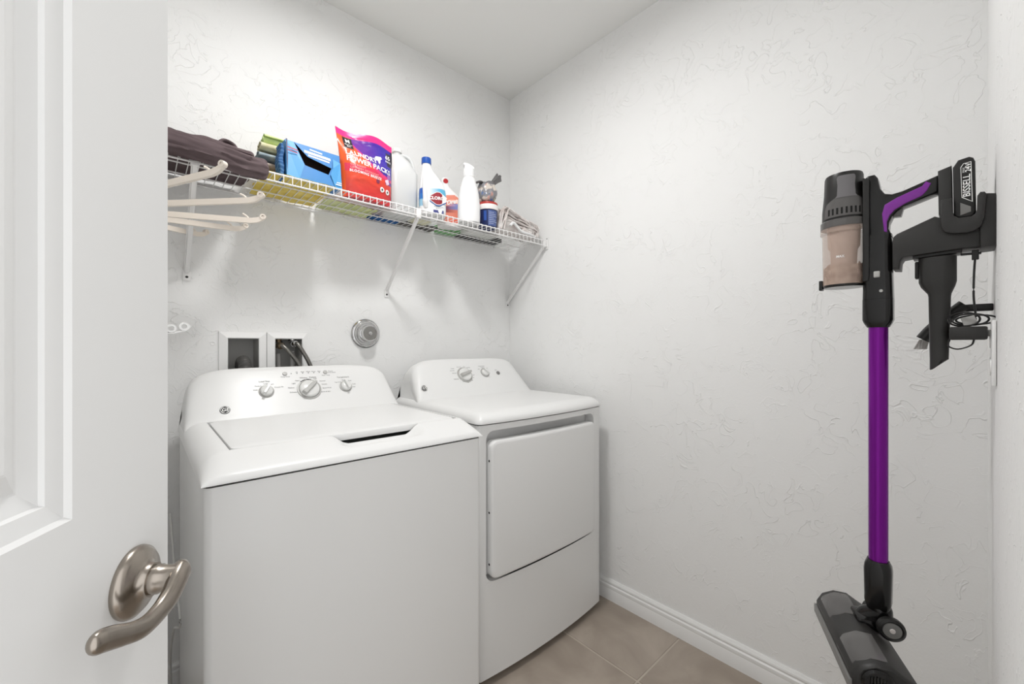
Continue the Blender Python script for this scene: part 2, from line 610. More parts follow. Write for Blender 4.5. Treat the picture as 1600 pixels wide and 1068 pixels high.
def badge(parent, ff, nr, d, x, s, r):
    """oval monogram badge"""
    c = ff(x, s, -0.0006)
    b = obj('badge', lathe(B(), [(0, 0), (r, 0), (r, 0.001), (0, 0.0012)], c, nr, 40, ref=(1, 0, 0)), m_inkdark, parent, 30)
    bm = B()
    f = lambda a, q: ff(x + a, s + q, 0.0014)
    def ring(pts, w):
        P = [Vector(p) for p in pts]
        rows = []
        for i, p in enumerate(P):
            t = (P[min(i + 1, len(P) - 1)] - P[max(i - 1, 0)])
            t = Vector((t.x, t.y)).normalized()
            n2 = Vector((-t.y, t.x)) * w
            rows.append((bm.verts.new(f(p.x + n2.x, p.y + n2.y)), bm.verts.new(f(p.x - n2.x, p.y - n2.y))))
        for a, q in zip(rows, rows[1:]):
            bm.faces.new((a[0], q[0], q[1], a[1]))
    ring([(r * 0.88 * math.cos(2 * PI * k / 40), r * 0.88 * math.sin(2 * PI * k / 40), 0) for k in range(41)], r * 0.035)
    for q in range(4):
        a0 = PI / 2 * q + 0.3
        ring([((0.68 + 0.1 * math.sin(k / 12 * PI)) * r * math.cos(a0 + k / 12), (0.68 + 0.1 * math.sin(k / 12 * PI)) * r * math.sin(a0 + k / 12), 0) for k in range(13)], r * 0.04)
    t = text_bm('GE', r * 1.15, shear=0.25, bold=0.0003)
    for v in t.verts:
        v.co = f(v.co.x, v.co.y)
    merge(bm, t)
    obj('badge_monogram', bm, m_white, b, 0)

WX0, WX1 = 0.083, 0.769
def build_washer():
    t = thing('washing_machine', 'white top-loading washing machine with three control knobs and hinged lid', 'washing machine', ((WX0 + WX1) / 2, 1.35, 0))
    bm = B()
    o = rrect(WX1 - WX0 - 0.010, 0.708, 0.014, 5, (WX0 + WX1) / 2, 1.3435)
    loft(bm, [[(x, y, z) for x, y in o] for z in (0.022, 0.8765)])
    obj('cabinet', bm, m_enamel, t, 40)
    for x in (WX0 + 0.06, WX1 - 0.06):
        for y in (1.06, 1.64):
            obj('foot', lathe(B(), [(0, 0), (0.02, 0), (0.02, 0.01), (0.008, 0.012), (0.008, 0.03), (0, 0.03)], (x, y, 0), seg=16), m_dark, t)
    # top cover with lid opening and hand scoop
    LX0, LX1, LY0, LY1 = 0.140, 0.732, 1.072, 1.500
    xs = [WX0 + 0.045 * (1 - math.cos(PI / 2 * k / 10)) for k in range(11)] + lin(WX0 + 0.045, LX0, 2)[1:] + lin(LX0, LX1, 44)[1:]
    xs += [WX1 - 0.037 * math.sin(PI / 2 * (1 - k / 10)) ** 1.0 for k in range(0, 11)][1:]
    xs = sorted(set(round(x, 5) for x in xs))
    ys = [0.985 + 0.087 * (1 - math.cos(PI / 2 * k / 22)) for k in range(23)] + lin(LY0, LY1, 20)[1:] + lin(LY1, 1.695, 6)[1:]
    ys = sorted(set(round(y, 5) for y in ys))
    def hz(x, y):
        e = min(1.0, (x - WX0) / 0.05, (WX1 - x) / 0.035)
        ex = math.sqrt(max(0, 1 - (1 - max(e, 0)) ** 2))
        tf = min(1.0, (y - 0.985) / 0.087)
        ey = 0.55 * tf + 0.45 * math.sqrt(max(0, 1 - (1 - tf) ** 2))
        z = 0.882 + 0.043 * ex * ey + 0.004 * ex * min(1, (y - 0.985) / 0.006)
        sc = smoothstep(0.348, 0.395, x) * (1 - smoothstep(0.555, 0.60, x)) * smoothstep(1.008, 1.05, y) * (1 - smoothstep(1.0721, 1.08, y))
        return (x, y, z - 0.026 * sc)
    bm = B()
    surf(bm, xs, ys, hz, lambda x, y: not (LX0 < x < LX1 and LY0 < y < LY1))
    be = [e for e in bm.edges if e.is_boundary]
    r = bmesh.ops.extrude_edge_only(bm, edges=be)
    for v in [g for g in r['geom'] if isinstance(g, bmesh.types.BMVert)]:
        inside = LX0 - 0.001 < v.co.x < LX1 + 0.001 and LY0 - 0.001 < v.co.y < LY1 + 0.001
        if inside:
            v.co.z = 0.885
        else:
            v.co.z = 0.8812
    bmesh.ops.remove_doubles(bm, verts=bm.verts, dist=1e-6)
    c = obj('top_cover', bm, m_gloss, t, 50)
    obj('seam_shade', bbox(WX0 + 0.009, WX1 - 0.009, 0.997, 1.69, 0.872, 0.8825), m_shadowgap, c, 0)  # near-black filler standing in for the shade inside the seam gap
    obj('lid_well', bbox(LX0 - 0.004, LX1 + 0.004, LY0 - 0.004, LY1 + 0.004, 0.878, 0.886), m_recess, c, 0)
    # lid
    bm = B()
    lx0, lx1, ly0, ly1 = LX0 + 0.004, LX1 - 0.003, LY0 + 0.0025, LY1 - 0.003
    rings = []
    for ins, z in ((0.0012, 0.912), (0.0, 0.9135), (0.0, 0.925), (0.0015, 0.9285), (0.006, 0.9305), (0.03, 0.9318)):
        o = rrect(lx1 - lx0 - 2 * ins, ly1 - ly0 - 2 * ins, 0.02, 6, (lx0 + lx1) / 2, (ly0 + ly1) / 2)
        rings.append([(x, y, z) for x, y in o])
    loft(bm, rings)
    obj('lid', bm, m_gloss, t, 40)
    # control panel
    A, Bq = (1.53, 0.952), (1.612, 1.068)
    prof = [(1.506, 0.922), (1.513, 0.932), (1.52, 0.940), A, (1.571, 1.010), Bq, (1.619, 1.0755), (1.630, 1.080), (1.645, 1.080), (1.668, 1.072), (1.688, 1.052), (1.694, 1.02), (1.694, 0.885), (1.506, 0.885)]
    cp = obj('control_panel', console(WX0 + 0.002, WX1 - 0.002, prof, 0.885, 6, 0.03), m_gloss, t, 35)
    ff, nr, d = face_fn(*A, *Bq)
    badge(cp, ff, nr, d, 0.189, 0.006, 0.0135)
    knob(cp, 'load_size_knob', ff, nr, d, 0.307, 0.062, 0.019, 1.0, 0.0055)
    knob(cp, 'cycle_knob', ff, nr, d, 0.440, 0.060, 0.033, 0.75, 0.012)
    knob(cp, 'temperature_knob', ff, nr, d, 0.568, 0.062, 0.019, 1.85, 0.0055)
    for x in (0.371, 0.506):
        obj('push_button', lathe(B(), [(0, 0), (0.0078, 0), (0.0075, 0.0025), (0.0065, 0.0035), (0, 0.004)], ff(x, 0.128, -0.0006), nr, 24, ref=(1, 0, 0)), m_lgray, cp)
    for k in range(6):
        obj('indicator_light', lathe(B(), [(0, 0), (0.0014, 0), (0.0014, 0.0008), (0, 0.0008)], ff(0.391 + 0.0188 * k, 0.128, -0.0002), nr, 10, ref=(1, 0, 0)), m_inkdark, cp)
    z = 0.0046
    it = [('Load Size', 0.0085, 0.305, 0.101, {}), ('Temperature', 0.0085, 0.566, 0.103, {}), ('Whites', 0.0085, 0.428, 0.108, {}), ('Colors', 0.0085, 0.459, 0.1085, {'bold': 0.0001})]
    def lab(s, x, q):
        it.append((s, 0.0062, x, q, {}))
    for s, x, q in (('Large', 0.308, 0.092), ('Medium', 0.285, 0.084), ('Small', 0.276, 0.070), ('Super', 0.325, 0.089), ('Precise Fill', 0.346, 0.076),
                    ('Heavy', 0.407, 0.098), ('Light', 0.393, 0.087), ('Medium', 0.383, 0.070), ('Delicates', 0.388, 0.052), ('Light', 0.466, 0.102),
                    ('Normal', 0.490, 0.091), ('Casuals', 0.494, 0.077), ('Speed Wash', 0.500, 0.061), ('Drain & Spin', 0.494, 0.046),
                    ('Warm', 0.566, 0.090), ('Tap Cold', 0.543, 0.082), ('Cool', 0.588, 0.086), ('Cold', 0.600, 0.070), ('Hot', 0.598, 0.058),
                    ('Deep Rinse', 0.371, 0.116), ('Start / Stop', 0.506, 0.115), ('Fill', 0.4098, 0.1335), ('Soak', 0.4286, 0.1335), ('Wash', 0.4474, 0.1335), ('Rinse', 0.4662, 0.1335), ('Spin', 0.485, 0.1335), ('Power', 0.526, 0.132), ('Lid Locked', 0.529, 0.126)):
        lab(s, x, q)
    letters('panel_lettering', it, ff, m_ink, cp)
    bm = B()
    for a0, a1 in ((122, 130), (100, 119), (80, 97), (74, 78)):
        n = 6
        rows = []
        for k in range(n + 1):
            a = R(a0 + (a1 - a0) * k / n)
            rows.append([bm.verts.new(ff(0.440 + q * math.cos(a), 0.060 + q * math.sin(a), 0.003)) for q in (0.0375, 0.0405)])
        for a, q in zip(rows, rows[1:]):
            bm.faces.new((a[0], a[1], q[1], q[0]))
    obj('cycle_mark', bm, m_inkdark, cp, 0)
    return t
WASHER = build_washer()

# ------------------------------------------------------------------ dryer
QX0, QX1 = 0.830, 1.513
def yf(x):
    s = (x - (QX0 + QX1) / 2) / ((QX1 - QX0) / 2)
    return 1.071 + 0.021 * abs(s) ** 2.2

def build_dryer():
    t = thing('clothes_dryer', 'white front-loading dryer with plain square door beside the washing machine', 'dryer', ((QX0 + QX1) / 2, 1.38, 0))
    # cabinet front with the shallow door recess
    bm = B()
    RX0, RX1, RZ0, RZ1 = 0.862, 1.452, 0.352, 0.866
    yb = 1.70
    z0, z1 = 0.028, 0.887
    xs = sorted(set([round(v, 5) for v in lin(QX0 + 0.012, QX1 - 0.012, 22)] + [RX0, RX1]))
    front = [(QX0, yf(QX0) + 0.014), (QX0 + 0.004, yf(QX0) + 0.004)] + [(x, yf(x)) for x in xs] + [(QX1 - 0.004, yf(QX1) + 0.004), (QX1, yf(QX1) + 0.014)]
    zs = sorted(set([z0, RZ0, RZ1, z1]))
    rows = [[bm.verts.new((x, y, z)) for x, y in front] for z in zs]
    for a in range(len(zs) - 1):
        for i in range(len(front) - 1):
            xm = (front[i][0] + front[i + 1][0]) / 2
            zm = (zs[a] + zs[a + 1]) / 2
            if RX0 < xm < RX1 and RZ0 < zm < RZ1:
                continue
            bm.faces.new((rows[a][i], rows[a][i + 1], rows[a + 1][i + 1], rows[a + 1][i]))
    # sides, back, top, bottom
    for i in (0, -1):
        col = [r[i] for r in rows]
        x = front[i][0]
        bq = [bm.verts.new((x, yb, z)) for z in (z1, z0)]
        bm.faces.new(col + bq)
    for z, r in ((z0, rows[0]), (z1, rows[-1])):
        bm.faces.new(list(r) + [bm.verts.new((QX1, yb, z)), bm.verts.new((QX0, yb, z))])
    bm.faces.new([bm.verts.new(p) for p in ((QX0, yb, z0), (QX1, yb, z0), (QX1, yb, z1), (QX0, yb, z1))])
    bmesh.ops.remove_doubles(bm, verts=bm.verts, dist=1e-6)
    # recess: rounded walls going 22 mm in, drawn with a rounded frame so the corners are soft
    inner = rrect(RX1 - RX0, RZ1 - RZ0, 0.032, 8, (RX0 + RX1) / 2, (RZ0 + RZ1) / 2)
    fr = [bm.verts.new((x, yf(x) + 0.0005, z)) for x, z in inner]
    bk = [bm.verts.new((x, yf(x) + 0.042, z)) for x, z in rrect(RX1 - RX0 - 0.008, RZ1 - RZ0 - 0.008, 0.03, 8, (RX0 + RX1) / 2, (RZ0 + RZ1) / 2)]
    n = len(fr)
    for i in range(n):
        j = (i + 1) % n
        bm.faces.new((fr[i], fr[j], bk[j], bk[i]))
    bm.faces.new(bk)
    for cx, cz, k0 in ((RX1, RZ1, 0), (RX0, RZ1, 9), (RX0, RZ0, 18), (RX1, RZ0, 27)):
        cv = bm.verts.new((cx, yf(cx) + 0.0005, cz))
        for k in range(8):
            bm.faces.new((cv, fr[k0 + k], fr[k0 + k + 1]))
    obj('cabinet', bm, m_enamel, t, 35)
    for x in (QX0 + 0.06, QX1 - 0.06):
        for y in (1.15, 1.64):
            obj('foot', lathe(B(), [(0, 0), (0.02, 0), (0.02, 0.012), (0.008, 0.014), (0.008, 0.034), (0, 0.034)], (x, y, 0), seg=16), m_dark, t)
    # door: pressed pan with a turned edge
    bm = B()
    dx0, dx1, dz0, dz1 = 0.872, 1.441, 0.366, 0.832
    rings = []
    for ins, off in ((0.0, 0.018), (0.0, -0.010), (0.0015, -0.0135), (0.006, -0.016), (0.012, -0.0165)):
        o = rrect(dx1 - dx0 - 2 * ins, dz1 - dz0 - 2 * ins, 0.026 - ins * 0.5, 8, (dx0 + dx1) / 2, (dz0 + dz1) / 2)
        # extra points on the long edges so that the door follows the bow
        q = []
        for i, p in enumerate(o):
            a, b = p, o[(i + 1) % len(o)]
            q.append(a)
            if abs(b[0] - a[0]) > 0.2:
                for k in range(1, 16):
                    q.append((a[0] + (b[0] - a[0]) * k / 16, a[1]))
        rings.append([(x, yf(x) + off, z) for x, z in q])
    rw = loft(bm, rings, cap=False)
    # front skin in vertical strips
    top = [(i, v) for i, v in enumerate(rw[-1])]
    bm.faces.new(rw[0])
    last = rw[-1]
    up = sorted([v for v in last if v.co.z > (dz0 + dz1) / 2], key=lambda v: v.co.x)
    dn = sorted([v for v in last if v.co.z < (dz0 + dz1) / 2], key=lambda v: v.co.x)
    for i in range(len(up) - 1):
        bm.faces.new((up[i], up[i + 1], dn[i + 1], dn[i]))
    d = obj('door', bm, m_enamel, t, 35)
    for z in (0.765, 0.59, 0.415):
        obj('hinge_screw', lathe(B(), [(0, 0), (0.004, 0), (0.003, 0.0012), (0, 0.0012)], (dx0, yf(dx0) - 0.003, z), (-1, 0, 0), 12), m_char, d)
    # top cover
    xs = [QX0 - 0.002 + 0.05 * (1 - math.cos(PI / 2 * k / 10)) for k in range(11)] + lin(QX0 + 0.048, QX1 - 0.048, 24)[1:] + [QX1 + 0.002 - 0.05 * (1 - math.cos(PI / 2 * (10 - k) / 10)) for k in range(1, 11)]
    vs = [0.12 * (1 - math.cos(PI / 2 * k / 16)) for k in range(17)] + lin(0.12, 1, 14)[1:]
    X0, X1 = QX0 - 0.002, QX1 + 0.002
    def hz(x, v):
        y0 = yf(x) - 0.006
        # rounded plan corners
        e = min(x - X0, X1 - x)
        if e < 0.02:
            y0 += 0.02 - math.sqrt(max(0, 0.02 ** 2 - (0.02 - e) ** 2))
        y = y0 + (1.695 - y0) * v
        tx = min(1, e / 0.035)
        ex = math.sqrt(max(0, 1 - (1 - tx) ** 2))
        ty = min(1, (y - y0) / 0.06)
        ey = math.sqrt(max(0, 1 - (1 - ty) ** 2))
        return (x, y, 0.893 + 0.036 * min(ex, 1) * ey)
    bm = B()
    surf(bm, xs, vs, hz)
    be = [e for e in bm.edges if e.is_boundary]
    r = bmesh.ops.extrude_edge_only(bm, edges=be)
    for v in [g for g in r['geom'] if isinstance(g, bmesh.types.BMVert)]:
        v.co.z = 0.8910
    bmesh.ops.remove_doubles(bm, verts=bm.verts, dist=1e-6)
    tc = obj('top_cover', bm, m_gloss, t, 50)
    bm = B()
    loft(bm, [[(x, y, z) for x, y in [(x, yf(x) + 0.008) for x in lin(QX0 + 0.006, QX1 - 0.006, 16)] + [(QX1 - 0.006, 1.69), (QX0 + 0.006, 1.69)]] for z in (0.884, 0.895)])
    obj('seam_shade', bm, m_shadowgap, tc, 0)  # dark strip added as the shade under the cover edge
    A, Bq = (1.53, 0.964), (1.612, 1.080)
    prof = [(1.49, 0.922), (1.505, 0.931), (1.517, 0.945), A, (1.571, 1.022), Bq, (1.619, 1.0875), (1.630, 1.092), (1.645, 1.092), (1.668, 1.084), (1.688, 1.062), (1.694, 1.03), (1.694, 0.89), (1.49, 0.89)]
    cp = obj('control_panel', console(QX0, QX1 - 0.004, prof, 0.89, 6, 0.09), m_gloss, t, 35)
    ff, nr, dd = face_fn(*A, *Bq)
    badge(cp, ff, nr, dd, 0.887, 0.016, 0.0125)
    knob(cp, 'cycle_knob', ff, nr, dd, 1.117, 0.068, 0.033, 0.3, 0.012)
    knob(cp, 'heat_knob', ff, nr, dd, 1.238, 0.074, 0.020, -0.9, 0.0055)
    obj('start_button', lathe(B(), [(0, 0), (0.010, 0), (0.0095, 0.003), (0.008, 0.004), (0, 0.0045)], ff(1.319, 0.068, -0.0006), nr, 24, ref=(1, 0, 0)), m_gray, cp)
    it = [('Timed', 0.007, 1.062, 0.105, {}), ('Cottons', 0.007, 1.056, 0.094, {}), ('Normal', 0.007, 1.062, 0.080, {}), ('Delicates', 0.007, 1.062, 0.048, {}), ('More Dry', 0.006, 1.100, 0.112, {}), ('Dry', 0.006, 1.130, 0.113, {}), ('Less Dry', 0.006, 1.152, 0.107, {}), ('Off', 0.006, 1.166, 0.064, {}), ('60', 0.006, 1.160, 0.05, {}), ('40', 0.006, 1.146, 0.036, {}), ('30', 0.006, 1.12, 0.026, {}), ('20', 0.006, 1.095, 0.032, {}),
          ('Temperature', 0.0072, 1.232, 0.112, {}), ('High', 0.006, 1.21, 0.096, {}), ('Low', 0.006, 1.262, 0.099, {}), ('Medium', 0.006, 1.235, 0.103, {}), ('Start', 0.007, 1.312, 0.086, {})]
    letters('panel_lettering', it, ff, m_ink, cp)
    return t
build_dryer()

# ------------------------------------------------------------------ wire shelf
SZ, SY0, SY1 = 1.713, 1.490, 1.782       # deck height, front, back
def build_shelf():
    t = thing('wire_shelf', 'white coated wire shelf with diagonal braces on the back wall', 'shelf', ((XL + XR) / 2, 1.64, SZ - 0.03))
    x0, x1 = XL + 0.012, XR - 0.012
    def rail(y, z, r):
        obj('rail', tube(B(), [(x0, y, z), (x1, y, z)], r, 8), m_wire, t, 60)
    rail(SY0, SZ - 0.004, 0.003)
    rail(SY0 - 0.001, SZ - 0.030, 0.003)
    rail(SY1 - 0.004, SZ - 0.004, 0.0028)
    rail(SY0 + 0.10, SZ - 0.0055, 0.0025)
    rail(SY0 + 0.20, SZ - 0.0055, 0.0025)
    n = int((x1 - x0) / 0.0262)
    first = None
    for k in range(n + 1):
        x = x0 + 0.004 + (x1 - x0 - 0.008) * k / n
        if first is None:
            pts = [(x, SY1 - 0.001, SZ), (x, SY0 + 0.003, SZ), (x, SY0 - 0.0025, SZ - 0.002), (x, SY0 - 0.004, SZ - 0.006), (x, SY0 - 0.004, SZ - 0.031)]
            first = obj('deck_wire', tube(B(), pts, 0.0014, 6, up=(1, 0, 0)), m_wire, t, 60)
            fx = x
        else:
            c = first.copy()
            COL.objects.link(c)
            c.location.x = first.location.x + (x - fx)
    for x in (0.112, 0.832, XR - 0.018):
        bm = B()
        a, b = Vector((x, SY0 + 0.002, SZ - 0.036)), Vector((x, YB - 0.006, 1.405))
        d = (b - a).normalized()
        u = Vector((1, 0, 0))
        w = u.cross(d).normalized()
        # pressed channel: shallow V
        sec = [(-0.0085, 0.004), (-0.006, 0.004), (-0.0045, -0.003), (0.0045, -0.003), (0.006, 0.004), (0.0085, 0.004), (0.0085, 0.0055), (0.0055, 0.0055), (0.004, -0.0015), (-0.004, -0.0015), (-0.0055, 0.0055), (-0.0085, 0.0055)]
        loft(bm, [[a + d * q + u * i + w * j for i, j in sec] for q in (0, (b - a).length)])
        box(bm, x - 0.0105, x + 0.0105, SY0 - 0.004, SY0 + 0.012, SZ - 0.040, SZ - 0.006, 0.002)
        box(bm, x - 0.011, x + 0.011, YB - 0.0045, YB - 0.0005, 1.378, 1.412, 0.001)
        br = obj('brace', bm, m_wire, t, 30)
        obj('screw', lathe(B(), [(0, 0), (0.0042, 0), (0.0036, 0.0018), (0.0012, 0.0022), (0.001, 0.001), (0, 0.001)], (x, YB - 0.0045, 1.390), (0, -1, 0), 14), m_char, br)
    # end bracket on the right wall
    bm = B()
    box(bm, XR - 0.006, XR - 0.0005, SY0 - 0.012, SY0 + 0.03, SZ - 0.05, SZ + 0.012, 0.001)
    box(bm, XR - 0.02, XR - 0.005, SY0 - 0.008, SY0 + 0.012, SZ - 0.036, SZ - 0.031, 0.001)
    e = obj('end_bracket', bm, m_wire, t, 30)
    obj('screw', lathe(B(), [(0, 0), (0.003, 0), (0.002, 0.0012), (0, 0.0012)], (XR - 0.006, SY0 - 0.007, SZ + 0.005), (-1, 0, 0), 12), m_char, e)
    k = 0
    for x in lin(XL + 0.12, XR - 0.12, 6):
        obj('wall_clip', bbox(x - 0.006, x + 0.006, SY1 - 0.009, YB - 0.0003, SZ - 0.010, SZ + 0.0012, 0.0015), m_wire, t, 30)
build_shelf()
DK = SZ + 0.0016     # things stand on the wires

# ------------------------------------------------------------------ shelf goods
def cloth_mat(name, c, c2=None, scale=60, relief=0.25):
    m = mat(name, c, 0.9, spec=0.1)
    if c2:
        add_mottle(m, c, c2, scale, 3)
    add_bump(m, 380, relief, 0.001, 2)
    return m

def roll(bm, x0, x1, cy, cz, ry, rz, seed, n=60, seg=36, wr=0.006, sag=None):
    """a long soft fold lying along x"""
    rings = []
    for i in range(n + 1):
        s = i / n
        x = x0 + (x1 - x0) * s
        e = min(1, min(s, 1 - s) * n / 3.0)
        k = 0.35 + 0.65 * math.sqrt(max(0, 1 - (1 - e) ** 2))
        ring = []
        for j in range(seg):
            a = 2 * PI * j / seg
            w = 1 + 0.13 * fbm(x * 5 + seed, math.cos(a) * 1.6, math.sin(a) * 1.6 + seed, 3)
            dz = sag(x) if sag else 0
            w2 = wr * fbm(x * 9 + seed * 3, 3 * math.cos(a) + x * 6, 3 * math.sin(a), 4)
            px = x + 0.012 * (1 - k) * 0 
            ring.append((px, cy + (ry * w + w2) * k * math.cos(a) + 0.006 * fbm(x * 4, seed, 0), cz + dz + (rz * w + w2) * k * math.sin(a)))
        rings.append(ring)
    loft(bm, rings)
    return bm

m_plum = cloth_mat('plum_fabric', (90, 78, 80), (104, 91, 93), 6, 0.15)
def build_drape():
    t = thing('folded_curtain', 'dark plum-gray fabric folded in long soft layers over the shelf front', 'curtain', (0.02, 1.6, DK))
    bm = B()
    roll(bm, XL + 0.02, 0.275, 1.655, SZ + 0.022, 0.112, 0.017, 1.3, 50, 40, 0.004)
    obj('lower_fold', bm, m_plum, t, 80)
    bm = B()
    roll(bm, XL + 0.02, 0.292, 1.459, SZ + 0.000, 0.020, 0.031, 4.1, 90, 48, 0.006, lambda x: -0.012 * smoothstep(0.05, 0.3, x))
    obj('front_fold', bm, m_plum, t, 80)
    bm = B()
    roll(bm, XL + 0.02, 0.270, 1.556, SZ + 0.046, 0.050, 0.020, 7.7, 90, 48, 0.008, lambda x: -0.006 * smoothstep(0.1, 0.34, x))
    obj('upper_fold', bm, m_plum, t, 80)
    bm = B()
    pts = [(0.17, 1.57, SZ + 0.065), (0.19, 1.575, SZ + 0.088), (0.215, 1.575, SZ + 0.082), (0.225, 1.57, SZ + 0.06)]
    tube(bm, smooth_path(pts, 5), 0.007, 10, ry=0.018, up=(0, 1, 0))
    obj('tucked_corner', bm, m_plum, t, 80)
build_drape()

def towel(name, x0, x1, cy, cz, ry, rz, m, label, seed):
    """a rolled cloth: spiral sheet, axis along x"""
    bm = B()
    turns, n, th = 2.4, 60, 0.16
    nx = 10
    def pt(s, r_off, x):
        a = s * turns * 2 * PI + seed
        q = 0.16 + 0.84 * s - r_off
        w = 1 + 0.10 * fbm(x * 14 + seed, math.cos(a), math.sin(a))
        return Vector((x + 0.004 * fbm(seed, a, 1.0), cy + ry * q * w * math.cos(a), cz + rz * q * w * math.sin(a)))
    ss = lin(0, 1, n)
    xs = lin(x0, x1, nx)
    outer = [[bm.verts.new(pt(s, 0.0, x)) for x in xs] for s in ss]
    inner = [[bm.verts.new(pt(s, 0.22 * (0.45 + 0.55 * s), x)) for x in xs] for s in ss]
    for g in (outer, inner):
        for i in range(n):
            for j in range(nx):
                bm.faces.new((g[i][j], g[i + 1][j], g[i + 1][j + 1], g[i][j + 1]))
    for j in (0, nx):
        for i in range(n):
            bm.faces.new((outer[i][j], outer[i + 1][j], inner[i + 1][j], inner[i][j]))
    for i in (0, n):
        for j in range(nx):
            bm.faces.new((outer[i][j], outer[i][j + 1], inner[i][j + 1], inner[i][j]))
    return obj(name, bm, m, None, 60, label=label, cat='cloth', group='rolled cleaning cloths beside the blue box')

towel('rolled_cloth', 0.312, 0.42, 1.655, 1.876, 0.036, 0.0185, cloth_mat('lime_cloth', (200, 222, 150), (214, 234, 168), 40), 'pale lime green cloth roll topmost of the rolled cloths', 0.4)
towel('rolled_cloth', 0.300, 0.42, 1.645, 1.843, 0.040, 0.0165, cloth_mat('cream_cloth', (224, 221, 190), (206, 200, 160), 40), 'cream cloth roll just under the lime green one', 1.7)
towel('rolled_cloth', 0.294, 0.42, 1.650, 1.812, 0.045, 0.0155, cloth_mat('slate_cloth', (112, 130, 146), (176, 188, 190), 30), 'slate blue and white cloth roll in the middle of the stack', 3.1)
towel('rolled_cloth', 0.300, 0.42, 1.650, 1.781, 0.043, 0.0155, cloth_mat('taupe_cloth', (158, 144, 134), (196, 182, 170), 30), 'taupe brown cloth roll under the slate blue one', 4.0)
towel('rolled_cloth', 0.310, 0.42, 1.645, 1.745, 0.040, 0.0195, cloth_mat('blush_cloth', (214, 200, 194), (186, 170, 168), 30), 'pale blush cloth roll at the bottom of the rolled cloths', 5.2)

m_blueplaid = mat('blue_plaid_cloth', (74, 116, 164), 0.9, spec=0.1)
def plaid(m):
    tc = N(m, 'ShaderNodeTexCoord')
    w = N(m, 'ShaderNodeTexWave', bands_direction='Z')
    w.inputs['Scale'].default_value = 26
    w.inputs['Distortion'].default_value = 9.0
    L(m, tc.outputs['Object'], w.inputs['Vector'])
    r = N(m, 'ShaderNodeValToRGB')
    r.color_ramp.elements[0].color = srgb(58, 96, 146)
    r.color_ramp.elements[1].color = srgb(92, 130, 176)
    r.color_ramp.elements[0].position = 0.45
    r.color_ramp.elements[1].position = 0.9
    L(m, w.outputs['Fac'], r.inputs['Fac'])
    L(m, r.outputs['Color'], m.node_tree.nodes['Principled BSDF'].inputs['Base Color'])
plaid(m_blueplaid)
bm = B()
for k in range(1):
    rings = []
    for i in range(25):
        s = i / 24
        z = DK + 0.118 * s
        w = 0.5 + 0.5 * math.sin(PI * min(1, (s + 0.12) / 1.1))
        o = rrect(0.010 * w + 0.005, 0.060, 0.006, 5, 0.345 + 0.002 * math.sin(s * 9), 1.562)
        rings.append([(x + 0.004 * fbm(x * 30, y * 20, z * 30), y + 0.003 * fbm(z * 25, x * 9, y * 9), z) for x, y in o])
    loft(bm, rings)
obj('folded_cloth', bm, m_blueplaid, None, 60, label='blue checked cloth folded upright against the blue box', cat='cloth')

